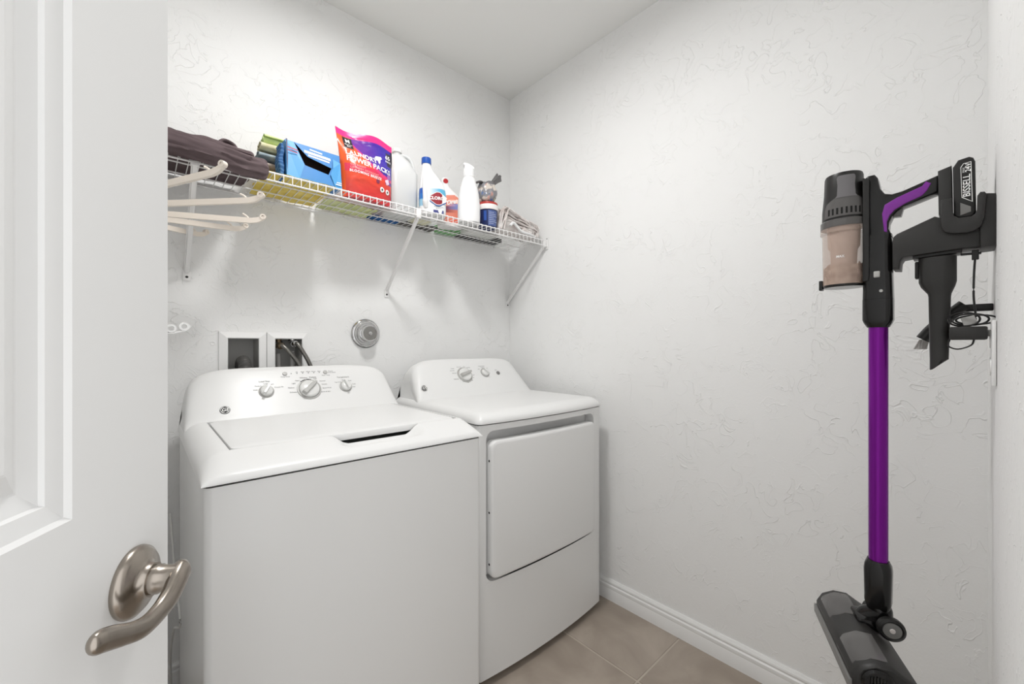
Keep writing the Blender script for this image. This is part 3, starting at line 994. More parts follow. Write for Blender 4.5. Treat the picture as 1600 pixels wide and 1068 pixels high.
# --- blue carton with torn-out dispensing opening
m_cartonblue = mat('carton_blue', (56, 128, 194), 0.45)
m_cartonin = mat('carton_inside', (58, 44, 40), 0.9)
m_navy = mat('navy_ink', (40, 52, 96), 0.5)
m_redink = mat('red_ink', (176, 62, 84), 0.5)
def build_carton():
    a, b = Vector((0.358, 1.522, DK + 0.009)), Vector((0.540, 1.528, DK + 0.009))
    ux = (b - a).normalized()
    uy = Vector((-ux.y, ux.x, 0))
    Wd, Dp, Ht = (b - a).length, 0.070, 0.130
    t = thing('carton', 'bright blue cardboard carton with a dark cut-out opening in its front', 'box', (a + b) / 2 + uy * 0.05)
    P = lambda x, y, z: a + ux * x + uy * y + Vector((0, 0, z))
    # the front leans back a little towards the top
    lean = 0.022
    F = lambda x, z, o=0.0: P(x, lean * z / Ht - o, z)
    O = [(0.028, Ht), (0.060, 0.056), (0.138, 0.044), (0.150, 0.072)]     # opening: notch and slot
    bm = B()
    outer = [(0, 0), (Wd, 0), (Wd, Ht), (0.028, Ht), (0, Ht)]
    def f(pts):
        bm.faces.new([bm.verts.new(F(*p)) for p in pts])
    f([(0, 0), (0.060, 0.056), (0.028, Ht), (0, Ht)])
    f([(0, 0), (Wd, 0), (0.138, 0.044), (0.060, 0.056)])
    f([(Wd, 0), (Wd, Ht), (0.152, Ht), (0.150, 0.072), (0.138, 0.044)])
    f([(0.028, Ht), (0.070, 0.090), (0.150, 0.072), (0.152, Ht)])
    bmesh.ops.remove_doubles(bm, verts=bm.verts, dist=1e-5)
    r = bmesh.ops.extrude_face_region(bm, geom=list(bm.faces))
    bmesh.ops.translate(bm, verts=[v for v in r['geom'] if isinstance(v, bmesh.types.BMVert)], vec=uy * 0.0015)
    obj('front_panel', bm, m_cartonblue, t, 0)
    bm = B()
    q = lambda *p: bm.faces.new([bm.verts.new(v) for v in p])
    q(P(0, 0, 0), P(0, Dp, 0), P(0, Dp, Ht), P(0, lean, Ht))
    q(P(Wd, 0, 0), P(Wd, Dp, 0), P(Wd, Dp, Ht), P(Wd, lean, Ht))
    q(P(0, Dp, 0), P(Wd, Dp, 0), P(Wd, Dp, Ht), P(0, Dp, Ht))
    q(P(0, 0.0015, 0), P(Wd, 0.0015, 0), P(Wd, Dp, 0), P(0, Dp, 0))
    q(P(0, lean, Ht), P(Wd, lean, Ht), P(Wd, Dp, Ht), P(0, Dp, Ht))
    obj('carton_body', bm, m_cartonblue, t, 0)
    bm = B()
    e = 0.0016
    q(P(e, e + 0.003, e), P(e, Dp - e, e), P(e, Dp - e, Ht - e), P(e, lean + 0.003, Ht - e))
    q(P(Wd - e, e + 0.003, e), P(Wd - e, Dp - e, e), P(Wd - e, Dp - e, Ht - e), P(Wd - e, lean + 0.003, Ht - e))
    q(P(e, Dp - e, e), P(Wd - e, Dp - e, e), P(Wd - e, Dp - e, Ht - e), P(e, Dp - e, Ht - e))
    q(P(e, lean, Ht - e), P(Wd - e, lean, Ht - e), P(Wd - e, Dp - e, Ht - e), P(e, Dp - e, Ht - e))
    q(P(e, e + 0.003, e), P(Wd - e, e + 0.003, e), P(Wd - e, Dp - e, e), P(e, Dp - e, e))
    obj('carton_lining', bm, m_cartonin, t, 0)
    # creased side flaps either side of the opening
    for pts in ([(0.0, 0.0), (0.040, 0.0), (0.056, 0.053), (0.026, Ht - 0.001), (0.0, Ht)], [(Wd, 0.0), (Wd - 0.022, 0.0), (0.143, 0.046), (0.153, 0.072), (0.156, 0.108), (Wd, 0.100)]):
        bm = B()
        bm.faces.new([bm.verts.new(F(x, z, 0.0012 + 0.006 * (1 - abs(z / Ht - 0.5) * 2))) for x, z in pts])
        obj('side_flap', bm, mat('carton_pale_blue', (82, 156, 212), 0.45), t, 0)
    bm = B()
    bm.faces.new([bm.verts.new(F(x, z, 0.009)) for x, z in ((0.0, 0.0), (0.004, 0.06), (0.005, Ht), (0.0, Ht))])
    obj('edge_stripe', bm, m_navy, t, 0)
    bm = B()
    for z, w in ((0.100, 0.0045), (0.090, 0.003)):
        bm.faces.new([bm.verts.new(F(x, zz, 0.0085)) for x, zz in ((0.004, z), (0.036, z - 0.004), (0.036, z - 0.004 + w), (0.004, z + w))])
    obj('printed_stripe', bm, m_redink, t, 0)
    for x0, x1, z0, z1, dz, o in ((0.060, 0.148, 0.103, 0.112, 0.004, 0.0006), (0.072, 0.144, 0.0935, 0.099, 0.004, 0.0006), (0.078, 0.120, 0.117, 0.122, 0.003, 0.0006), (0.160, 0.180, 0.012, 0.016, 0, 0.0055), (0.164, 0.181, 0.020, 0.023, 0, 0.0055)):
        bm = B()
        bm.faces.new([bm.verts.new(F(x, z, o)) for x, z in ((x0, z0), (x1, z0 - dz), (x1, z1 - dz), (x0, z1))])
        obj('printed_panel', bm, m_white, t, 0)
build_carton()

# --- detergent pouch
def build_pouch():
    cx = Vector((0.654, 1.566, DK))
    ux = Vector((1.0, 0.04, 0)).normalized()
    uy = Vector((-ux.y, ux.x, 0))
    Wd, Ht = 0.232, 0.266
    t = thing('detergent_pouch', 'red, orange and purple laundry detergent pouch standing upright on the shelf', 'pouch', cx)
    def shape(u, v):
        """half thickness"""
        a = max(0, 1 - abs(2 * u - 1) ** 3.4) ** 0.75
        b = 0.55 + 0.45 * math.sin(min(1, v / 0.5) * PI / 2) if v < 0.5 else 1.0
        c = 1 - smoothstep(0.45, 0.93, v)
        return (0.036 * a * b * c + 0.0012)
    def ctr(u, v):
        w = Wd * (0.85 + 0.15 * v - 0.02 * math.sin(PI * v))
        x = (u - 0.5) * w
        z = v * Ht + 0.010 * math.sin(u * PI) * (v > 0.9) * 0 - 0.012 * math.sin(u * 2.2 * PI) * smoothstep(0.6, 1, v) * 0.5
        tilt = 0.022 * v
        wob = 0.010 * math.sin(u * 7 + 0.6) * smoothstep(0.7, 1.0, v)
        return x, tilt + wob, z
    def front(u, v, off=0.0):
        x, y, z = ctr(u, v)
        h = shape(u, v)
        wr = 0.0035 * fbm(u * 3.2, v * 7, 2.0, 3) * (1 if v < 0.93 else 0.2) * min(1, 4 * u, 4 * (1 - u))
        wr += 0.004 * math.exp(-((v - 0.22 - 0.05 * math.sin(u * 5)) / 0.03) ** 2) * min(1, 5 * u, 5 * (1 - u)) * (0.3 + u * 0.7)
        return cx + ux * x + uy * (y - h - wr - off) + Vector((0, 0, z))
    def back(u, v):
        x, y, z = ctr(u, v)
        return cx + ux * x + uy * (y + shape(u, v)) + Vector((0, 0, z))
    us, vs = lin(0, 1, 96), lin(0, 1, 110)
    bm = B()
    cols = []
    def pc(u, v):
        # pink header, purple swoosh, red to orange body, black side margin and badge
        if v > 0.905: return (226, 48, 132)
        if u < 0.05: return (236, 96, 44)
        if u > 0.965: return (44, 36, 50)
        if 0.09 < u < 0.245 and 0.70 < v < 0.895: return (36, 33, 36)
        sw = 0.80 - 0.50 * (u - 0.2) - 0.12 * math.sin((u - 0.25) * 4)
        if u > 0.235 and v > sw + 0.02:
            k = smoothstep(0.25, 0.9, u)
            if u > 0.86 and v > 0.60 and v < 0.84: return (48, 44, 62)
            return (108 - 50 * k, 44, 148 + 12 * k)
        if u > 0.235 and v > sw - 0.025: return (224, 60, 120)
        if u > 0.80 and 0.30 < v < 0.52: return (122 , 52, 140)
        k = smoothstep(0.0, 0.55, v)
        base = (200 + 32 * k, 44 + 34 * k + 12 * (1 - u), 52 - 8 * k)
        if 0.36 < v < 0.47: base = (214, 52, 84)
        return base
    g1 = [[bm.verts.new(front(u, v)) for v in vs] for u in us]
    for i in range(96):
        for j in range(110):
            bm.faces.new((g1[i][j], g1[i + 1][j], g1[i + 1][j + 1], g1[i][j + 1]))
    us2, vs2 = lin(0, 1, 24), lin(0, 1, 24)
    rec = {}
    o = obj('pouch_front', bm, printed('pouch_film', 0.28, 0.3), t, 60)
    me = o.data
    at = me.color_attributes.new('Print', 'FLOAT_COLOR', 'POINT')
    k = 0
    for u in us:
        for v in vs:
            at.data[k].color = srgb(*pc(u, v))
            k += 1
    bm = B()
    g2 = [[bm.verts.new(back(u, v)) for v in vs2] for u in us2]
    for i in range(24):
        for j in range(24):
            bm.faces.new((g2[i][j], g2[i + 1][j], g2[i + 1][j + 1], g2[i][j + 1]))
    # base gusset and side seams
    fb = [bm.verts.new(front(u, 0)) for u in us2]
    bb = [g2[i][0] for i in range(25)]
    for i in range(24):
        bm.faces.new((fb[i], fb[i + 1], bb[i + 1], bb[i]))
    obj('pouch_back', bm, mat('pouch_back_film', (196, 52, 66), 0.3), t, 60)
    fw = lambda x, y: front(x / Wd, y / Ht, 0.0012)
    letters('white_lettering', [
        ('LAUNDRY', 0.0285, 0.019, 0.1690, dict(align='LEFT', bold=0.0006, rot=-0.04)),
        ('POWER PACKS', 0.0285, 0.019, 0.1445, dict(align='LEFT', bold=0.0006, rot=-0.07)),
        ('BLOOMING BREEZE', 0.0135, 0.026, 0.098, dict(align='LEFT', bold=0.0003, space=1.2, rot=-0.03)),
        ('65', 0.024, 0.206, 0.200, dict(bold=0.0005)), ('PACS', 0.0115, 0.206, 0.182, dict(bold=0.0002)),
        ("Member's", 0.0072, 0.0385, 0.2045, dict(bold=0.0001)), ('Mark', 0.0072, 0.0385, 0.1965, dict(bold=0.0001)), ('M', 0.023, 0.0385, 0.2205, dict(bold=0.0006))], fw, m_white, t)
    letters('small_lettering', [
        ('OXI BOOST', 0.010, 0.030, 0.122, dict(align='LEFT', space=1.25, rot=-0.04)),
        ('LAUNDRY DETERGENT', 0.010, 0.030, 0.1105, dict(align='LEFT', space=1.2, rot=-0.05))], fw, mat('pale_pink_ink', (246, 190, 176), 0.5), t)
    def blob(name, pts, m, off=0.0013):
        bm = B()
        c = (sum(p[0] for p in pts) / len(pts), sum(p[1] for p in pts) / len(pts))
        cv = bm.verts.new(front(c[0] / Wd, c[1] / Ht, off))
        rv = [bm.verts.new(front(p[0] / Wd, p[1] / Ht, off)) for p in pts]
        for i in range(len(rv)):
            bm.faces.new((cv, rv[i], rv[(i + 1) % len(rv)]))
        obj(name, bm, m, t, 0)
    circ = lambda x, y, r, n=20: [(x + r * math.cos(2 * PI * k / n), y + r * math.sin(2 * PI * k / n)) for k in range(n)]
    blob('flower_print', [(0.140, 0.176), (0.148, 0.188), (0.160, 0.190), (0.172, 0.192), (0.176, 0.184), (0.168, 0.178), (0.165, 0.164), (0.158, 0.156), (0.155, 0.170)], m_white)
    for x, y in ((0.168, 0.054), (0.196, 0.050)):
        blob('round_seal', circ(x, y, 0.0105), m_white)
        blob('seal_mark', circ(x, y, 0.005, 6), mat('seal_green', (62, 66, 60), 0.5), 0.002)
    blob('round_seal', circ(0.148, 0.082, 0.0085), mat('seal_plum', (128, 44, 76), 0.5))
    for x, y, r in ((0.190, 0.092, 0.0075), (0.197, 0.097, 0.006), (0.201, 0.088, 0.006), (0.193, 0.083, 0.005)):
        blob('blossom_print', circ(x, y, r, 9), mat('blossom_ink', (236, 206, 226), 0.5))
    blob('violet_print', circ(0.204, 0.113, 0.011, 12), mat('violet_ink', (168, 112, 182), 0.5))
build_pouch()

# --- gallon jug
m_jug = mat('natural_jug_plastic', (246, 247, 246), 0.34, trans=0.30)
def build_jug():
    c = Vector((0.832, 1.658, DK))
    t = thing('plastic_jug', 'translucent gallon jug half full of clear liquid behind the pouch', 'jug', c)
    prof = [(0.0, 0.130), (0.004, 0.150), (0.012, 0.158), (0.10, 0.160), (0.185, 0.160), (0.205, 0.152), (0.232, 0.128), (0.252, 0.092), (0.264, 0.056), (0.268, 0.040), (0.280, 0.040)]
    bm = B()
    rings = []
    for h, w in prof:
        rr = w / 2 * (0.45 if h < 0.2 else 0.8 if h < 0.25 else 0.99)
        o = rrect(w, w, rr, 6)
        # the shoulder is cut back on the side of the handle
        sx = 0.0
        if h > 0.19:
            sx = -0.012 * smoothstep(0.19, 0.26, h)
        rings.append([c + Vector((x * 0.80 + sx, y * 0.80, h)) for x, y in o])
    loft(bm, rings)
    obj('jug_body', bm, m_jug, t, 50)
    pts = [(-0.005, -0.004, 0.266), (0.028, -0.006, 0.270), (0.050, -0.010, 0.256), (0.060, -0.012, 0.225), (0.062, -0.010, 0.190), (0.056, -0.006, 0.165)]
    obj('handle', tube(B(), [c + Vector(p) for p in smooth_path(pts, 6)], 0.0085, 12, up=(0, 1, 0)), m_jug, t, 60)
    obj('cap', lathe(B(), [(0, 0.276), (0.0215, 0.276), (0.022, 0.279), (0.0215, 0.290), (0.019, 0.292), (0, 0.292)], c + Vector((-0.012, 0, 0)), seg=28), mat('cap_white', (238, 238, 236), 0.35), t, 40)
    bm = B()
    rings = []
    for h, w in ((0.004, 0.132), (0.012, 0.152), (0.10, 0.155), (0.175, 0.155)):
        rings.append([c + Vector((x * 0.79, y * 0.79, h)) for x, y in rrect(w, w, w * 0.22, 6)])
    loft(bm, rings)
    obj('liquid', bm, mat('clear_liquid', (214, 217, 218), 0.1, trans=0.3, ior=1.33), t, 50)
build_jug()

# --- bleach bottle
m_bottle = mat('white_bottle_plastic', (240, 240, 240), 0.3)
def shaped_bottle(bm, c, prof, ux, uy, n=10, sub=10):
    """prof rows: height, width, depth, shift along ux, corner share"""
    rings = []
    P = [Vector((h, w, d)) for h, w, d, s, k in prof]
    Q = [Vector((s, k, 0)) for h, w, d, s, k in prof]
    PS, QS = smooth_path(P, sub), smooth_path(Q, sub)
    for p, q in zip(PS, QS):
        w, d = max(p.y, 0.002), max(p.z, 0.002)
        rr = min(w, d) / 2 * min(0.995, max(0.1, q.y))
        rings.append([c + ux * (x + q.x) + uy * y + Vector((0, 0, p.x)) for x, y in rrect(w, d, rr, n)])
    loft(bm, rings)
    return rings

def build_bleach():
    c = Vector((0.938, 1.560, DK))
    ux = Vector((0.90, -0.43, 0)).normalized()
    uy = Vector((-ux.y, ux.x, 0))
    t = thing('bleach_bottle', 'white bleach bottle with blue cap and red diamond label', 'bottle', c)
    prof = [(0.0, 0.100, 0.076, 0, 0.7), (0.006, 0.112, 0.086, 0, 0.7), (0.05, 0.114, 0.088, 0, 0.7), (0.095, 0.114, 0.088, 0, 0.7), (0.130, 0.104, 0.086, -0.003, 0.75), (0.165, 0.078, 0.074, -0.012, 0.85), (0.195, 0.052, 0.052, -0.021, 0.95), (0.215, 0.040, 0.040, -0.025, 0.99), (0.232, 0.033, 0.033, -0.026, 0.99)]
    bm = B()
    shaped_bottle(bm, c, prof, ux, uy, 10, 8)
    o = obj('bottle_body', bm, printed('bleach_print', 0.3), t, 50)
    def pc(p):
        q = p - c
        x, y, z = q.dot(ux), q.dot(uy), q.z
        if 0.015 < z < 0.112 and y < 0.02:
            if x > -0.012:
                if z > 0.082 - 0.25 * max(0, x): return (96, 178, 214)
                return (240, 242, 244)
            if x < -0.038:
                if z > 0.085: return (28, 92, 184)
                if z > 0.062: return (44, 120, 200)
                if z > 0.035: return (150, 200, 226)
        return (240, 240, 240)
    paint(o, pc)
    # moulded grip loop on the front left corner
    pts = [(-0.026, -0.014, 0.212), (-0.032, -0.032, 0.185), (-0.036, -0.046, 0.140), (-0.036, -0.050, 0.095), (-0.034, -0.046, 0.055), (-0.030, -0.036, 0.030)]
    obj('grip', tube(B(), [c + ux * a + uy * b + Vector((0, 0, z)) for a, b, z in smooth_path(pts, 6)], [0.009] * 6 + [0.0095] * 18 + [0.012] * 7, 12, up=uy), m_bottle, t, 60)
    bm = lathe(B(), [(0, 0.226), (0.0205, 0.226), (0.021, 0.229), (0.0205, 0.251), (0.018, 0.253), (0, 0.253)], c + ux * -0.026, seg=36)
    cp = obj('cap', bm, mat('bleach_blue', (30, 82, 170), 0.35), t, 35)
    # label: diamond with the name, following the flat side
    yl = -0.0452
    fn = lambda x, z, o=0.0: c + ux * x + uy * (yl - o + 0.010 * smoothstep(0.030, 0.056, x)) + Vector((0, 0, z))
    def plate(name, pts, m, o):
        bm = B()
        bm.faces.new([bm.verts.new(fn(x, z, o)) for x, z in pts])
        bmesh.ops.triangulate(bm, faces=bm.faces)
        obj(name, bm, m, t, 0)
    dia = lambda cx, cz, w, h: [(cx - w, cz - h * 0.35), (cx - w * 0.2, cz - h), (cx + w * 0.2, cz - h), (cx + w, cz - h * 0.35), (cx + w, cz + h * 0.35), (cx + w * 0.2, cz + h), (cx - w * 0.2, cz + h), (cx - w, cz + h * 0.35)]
    plate('label_shadow', dia(0.020, 0.064, 0.036, 0.029), mat('label_blue', (40, 88, 156), 0.4), 0.0006)
    plate('label_border', dia(0.020, 0.068, 0.036, 0.028), m_white, 0.0010)
    plate('label_diamond', dia(0.020, 0.068, 0.033, 0.0255), mat('label_red', (150, 40, 52), 0.4), 0.0014)
    letters('brand_lettering', [('CLOROX', 0.0185, 0.020, 0.068, dict(bold=0.0007))], lambda x, z: fn(x, z, 0.0019), m_white, t)
    letters('label_lettering', [('DISINFECTING', 0.0062, 0.022, 0.033, {}), ('BLEACH', 0.0062, 0.022, 0.026, {})], lambda x, z: fn(x, z, 0.0010), m_ink, t)
    plate('label_band', [(0.000, 0.006), (0.044, 0.006), (0.044, 0.019), (0.000, 0.019)], mat('label_indigo', (72, 76, 132), 0.4), 0.0010)
build_bleach()

# --- baby detergent bottle, red cap
def build_red():
    c = Vector((1.082, 1.640, DK + 0.0005))
    ux = Vector((0.92, -0.40, 0)).normalized()
    uy = Vector((-ux.y, ux.x, 0))
    t = thing('detergent_bottle', 'white detergent bottle with red cap and coral heart label', 'bottle', c)
    prof = [(0.0, 0.105, 0.072, 0, 0.8), (0.006, 0.118, 0.080, 0, 0.8), (0.08, 0.120, 0.082, 0, 0.8), (0.125, 0.110, 0.078, -0.002, 0.85), (0.155, 0.082, 0.066, -0.010, 0.9), (0.180, 0.048, 0.046, -0.020, 0.97), (0.195, 0.038, 0.038, -0.024, 0.99)]
    bm = B()
    shaped_bottle(bm, c, prof, ux, uy, 14, 14)
    o = obj('bottle_body', bm, printed('coral_print', 0.3), t, 50)
    def pc(p):
        q = p - c
        x, y, z = q.dot(ux), q.dot(uy), q.z
        if y > 0.0: return (240, 238, 236)
        if ((x - 0.0) / 0.055) ** 2 + ((z - 0.072) / 0.072) ** 2 < 1:
            # dark heart
            hx, hz = (x + 0.012) / 0.019, (z - 0.062) / 0.022
            if (hx * hx + hz * hz - 1) ** 3 - hx * hx * hz ** 3 < 0: return (122, 46, 58)
            if (x - 0.026) ** 2 + (z - 0.088) ** 2 < 0.013 ** 2: return (132, 148, 206)
            if (x - 0.030) ** 2 + (z - 0.112) ** 2 < 0.010 ** 2: return (250, 224, 210)
            if z < 0.04 and x > -0.01: return (232, 116, 96)
            return (226, 138, 116)
        return (240, 238, 236)
    paint(o, pc)
    obj('cap', lathe(B(), [(0, 0.190), (0.019, 0.190), (0.0195, 0.194), (0.017, 0.224), (0.015, 0.227), (0, 0.227)], c + ux * -0.024, seg=30), m_bottle, t, 40)
    obj('cap_inset', lathe(B(), [(0, 0), (0.0115, 0), (0.0115, 0.0035), (0, 0.004)], c + ux * -0.024 + Vector((-0.006, -0.0145, 0.210)), (-0.3, -0.95, 0), seg=24), mat('cap_red', (176, 40, 44), 0.35), t, 40)
    fn = lambda x, z: c + ux * x + uy * (-0.0435 + 9.0 * x * x * 0.8) + Vector((0, 0, z))
    letters('label_lettering', [('Dreft', 0.026, 0.004, 0.106, dict(shear=0.3, bold=0.0008, rot=0.25))], fn, m_white, t)
build_red()

# --- white bottle with snapped-off pump
def build_white():
    c = Vector((1.110, 1.528, DK))
    ux = Vector((0.86, -0.51, 0)).normalized()
    uy = Vector((-ux.y, ux.x, 0))
    t = thing('squeeze_bottle', 'plain white unlabelled bottle with sloping shoulders and flip cap', 'bottle', c)
    prof = [(0.0, 0.090, 0.066, 0, 0.85), (0.006, 0.100, 0.074, 0, 0.85), (0.06, 0.102, 0.074, 0, 0.85), (0.11, 0.096, 0.070, 0, 0.9), (0.15, 0.084, 0.062, 0, 0.93), (0.185, 0.066, 0.054, 0, 0.96), (0.205, 0.052, 0.050, 0, 0.99), (0.212, 0.046, 0.046, 0, 0.99)]
    bm = B()
    shaped_bottle(bm, c, prof, ux, uy, 10, 8)
    obj('bottle_body', bm, m_bottle, t, 50)
    obj('collar', lathe(B(), [(0, 0.209), (0.0255, 0.209), (0.026, 0.213), (0.0255, 0.244), (0.023, 0.248), (0, 0.248)], c, seg=32), m_bottle, t, 40)
    bm = B()
    pts = [(-0.020, 0.246), (0.022, 0.246), (0.022, 0.254), (0.010, 0.263), (-0.006, 0.270), (-0.024, 0.271), (-0.025, 0.265), (-0.019, 0.259)]
    rings = [[c + ux * a + uy * y + Vector((0, 0, z)) for a, z in pts] for y in (-0.013, 0.013)]
    loft(bm, rings)
    obj('spout', bm, m_bottle, t, 30)
    obj('spout_opening', obox(B(), c + ux * -0.0185 + Vector((0, 0, 0.2665)), ux, uy, (0, 0, 1), 0.008, 0.018, 0.005, 0.001), m_gray, t, 30)
build_white()

# --- navy tub and the gray bag on it
def build_tub():
    c = Vector((1.232, 1.540, DK))
    t = thing('plastic_tub', 'navy blue plastic tub with white lid and red rim under a gray bag', 'tub', c)
    obj('tub_body', lathe(B(), [(0, 0), (0.040, 0), (0.042, 0.003), (0.0455, 0.084), (0, 0.084)], c, seg=44), mat('tub_navy', (30, 44, 92), 0.35), t, 40)
    obj('lid', lathe(B(), [(0, 0.083), (0.0495, 0.083), (0.050, 0.086), (0.0495, 0.105), (0.047, 0.108), (0, 0.108)], c, seg=44), mat('lid_white', (240, 236, 234), 0.35), t, 40)
    obj('rim', lathe(B(), [(0, 0.107), (0.046, 0.107), (0.0465, 0.110), (0.0455, 0.119), (0, 0.119)], c, seg=44), mat('rim_red', (186, 62, 56), 0.4), t, 40)
    def patch(name, a0, a1, z0, z1, m, off):
        bm = B()
        rows = []
        for k in range(13):
            a = a0 + (a1 - a0) * k / 12
            rows.append([bm.verts.new(c + Vector(((0.042 + 0.0035 * z / 0.084 + off) * math.cos(a), (0.042 + 0.0035 * z / 0.084 + off) * math.sin(a), z))) for z in (z0, z1)])
        for p, q in zip(rows, rows[1:]):
            bm.faces.new((p[0], q[0], q[1], p[1]))
        obj(name, bm, m, t, 60)
    patch('label', R(232), R(292), 0.006, 0.078, mat('label_slate', (86, 104, 158), 0.4), 0.0008)
    for k in range(7):
        patch('label_text_line', R(238), R(238 + 30 + 14 * ((k * 7) % 3)), 0.066 - 0.0085 * k, 0.0685 - 0.0085 * k, mat('label_pale', (176, 186, 214), 0.4), 0.0016)
    patch('label_glint', R(205), R(222), 0.03, 0.075, mat('label_blue2', (44, 84, 166), 0.4), 0.0008)
build_tub()

def build_bag():
    c = Vector((1.228, 1.545, DK + 0.1195))
    t = thing('plastic_bag', 'knotted gray plastic bag of small goods sitting on the navy tub', 'bag', c)
    bm = B()
    def fn(u, v):
        a = 2 * PI * u
        ph = PI * v
        r = 0.046 * (math.sin(ph) ** 0.55 if v < 0.999 else 0)
        z = 0.052 - 0.052 * math.cos(ph)
        k = 1 + 0.16 * fbm(math.cos(a) * 1.7, math.sin(a) * 1.7, z * 26, 3) + 0.05 * math.sin(9 * a + z * 80)
        return c + Vector((r * k * math.cos(a), r * k * math.sin(a), z * (1 + 0.04 * math.sin(3 * a))))
    surf(bm, lin(0, 1, 48)[:-1], lin(0.001, 0.999, 36), fn, closed_u=True)
    o = obj('bag_body', bm, printed('bag_film', 0.25), t, 60)
    def pc(p):
        q = (p - c) * 38
        n = fbm(q.x, q.y, q.z, 3)
        m = fbm(q.x + 9, q.y, q.z * 0.6, 2)
        if p.z - c.z > 0.086: return (116, 114, 116)
        if n > 0.32: return (216, 206, 196)
        if n < -0.40: return (86, 112, 160)
        if m > 0.45: return (206, 160, 150)
        if m < -0.5: return (196, 200, 150)
        return (140 + 30 * m, 140 + 28 * m, 144 + 28 * m)
    paint(o, pc)
    m_film = mat('gray_bag_film', (104, 102, 102), 0.3)
    # the knot and its two ears
    bm = B()
    pts = [(0.020, 0, 0.096), (0.030, -0.004, 0.104), (0.050, -0.008, 0.124), (0.070, -0.012, 0.145)]
    sp = smooth_path(pts, 6)
    rings = []
    n = len(sp)
    for i, p in enumerate(sp):
        s = i / (n - 1)
        w = 0.006 + 0.013 * s
        d = Vector((0.7, -0.1, 0.7)).normalized()
        sd = Vector((-0.7, 0, 0.7))
        ring = []
        for k in range(16):
            a = 2 * PI * k / 16
            rr = w * (1 + 0.25 * math.sin(5 * a + s * 2))
            ring.append(c + p + sd * (rr * math.cos(a)) + Vector((0.1, 1, 0)) * (rr * 0.45 * math.sin(a)) + d * (0.006 * s * math.sin(3 * a)))
        rings.append(ring)
    loft(bm, rings)
    obj('bag_ear', bm, m_film, t, 40)
    bm = B()
    pts = [(-0.018, 0, 0.088), (-0.034, -0.004, 0.094), (-0.054, -0.008, 0.092), (-0.066, -0.01, 0.084)]
    tube(bm, [c + Vector(p) for p in smooth_path(pts, 5)], [0.006 + 0.0008 * k for k in range(16)], 12, ry=[0.005] * 16)
    obj('bag_ear', bm, m_film, t, 40)
build_bag()

# --- string mop head
def build_mop():
    c = Vector((1.413, 1.56, DK))
    t = thing('mop_head', 'off-white cotton string mop head bundled beside the navy tub', 'mop head', c)
    m1 = mat('cotton_string', (228, 222, 218), 0.95, spec=0.05)
    add_mottle(m1, (212, 202, 198), (238, 234, 231), 30, 2)
    bm = B()
    random.seed(11)
    for k in range(80):
        y = random.uniform(-0.055, 0.060)
        h = random.uniform(0.5, 1.45)
        a = random.uniform(-0.135, -0.105)
        e = random.uniform(0.06, 0.145)
        w = 0.012
        j = lambda s: random.uniform(-s, s)
        pts = [(a, y, 0.007), (a + 0.012, y * 0.95 + j(w), 0.055 * h + 0.004), (a + 0.040, y * 0.8 + j(w), 0.085 * h + 0.006), (-0.03 + j(0.01), y * 0.75 + j(w), 0.072 * h + 0.008), (0.03 + j(0.01), y * 0.85 + j(w), 0.060 * h + 0.007), (e * 0.8 + 0.02, y + j(w), 0.040 * h + 0.006), (e, y + j(w), 0.006)]
        tube(bm, [c + Vector(p) for p in smooth_path(pts, 4)], 0.0036, 5)
    # a filled core so that the bundle has body
    rings = []
    for i in range(17):
        s = i / 16
        x = -0.120 + 0.245 * s
        hh = 0.085 * math.sin(PI * min(1, (s + 0.1) / 0.75) ** 0.8) if s < 0.6 else 0.065 * (1 - (s - 0.6) / 0.5)
        hh = max(hh, 0.008)
        rings.append([c + Vector((x, 0.052 * math.cos(2 * PI * k / 14), 0.003 + hh * (0.5 + 0.5 * math.sin(2 * PI * k / 14)))) for k in range(14)])
    loft(bm, rings)
    obj('strings', bm, m1, t, 60, kind='stuff')
    bm = B()
    for dy in (0.0, 0.006):
        pts = [(-0.075, -0.058 - dy, 0.030), (-0.055, -0.060 - dy, 0.046), (-0.030, -0.061 - dy, 0.030), (0.0, -0.060 - dy, 0.014), (0.06, -0.058 - dy, 0.010), (0.12, -0.045, 0.010)]
        tube(bm, [c + Vector(p) for p in smooth_path(pts, 6)], 0.003, 8, ry=0.006)
    obj('band', bm, m_bottle, t, 60)
build_mop()

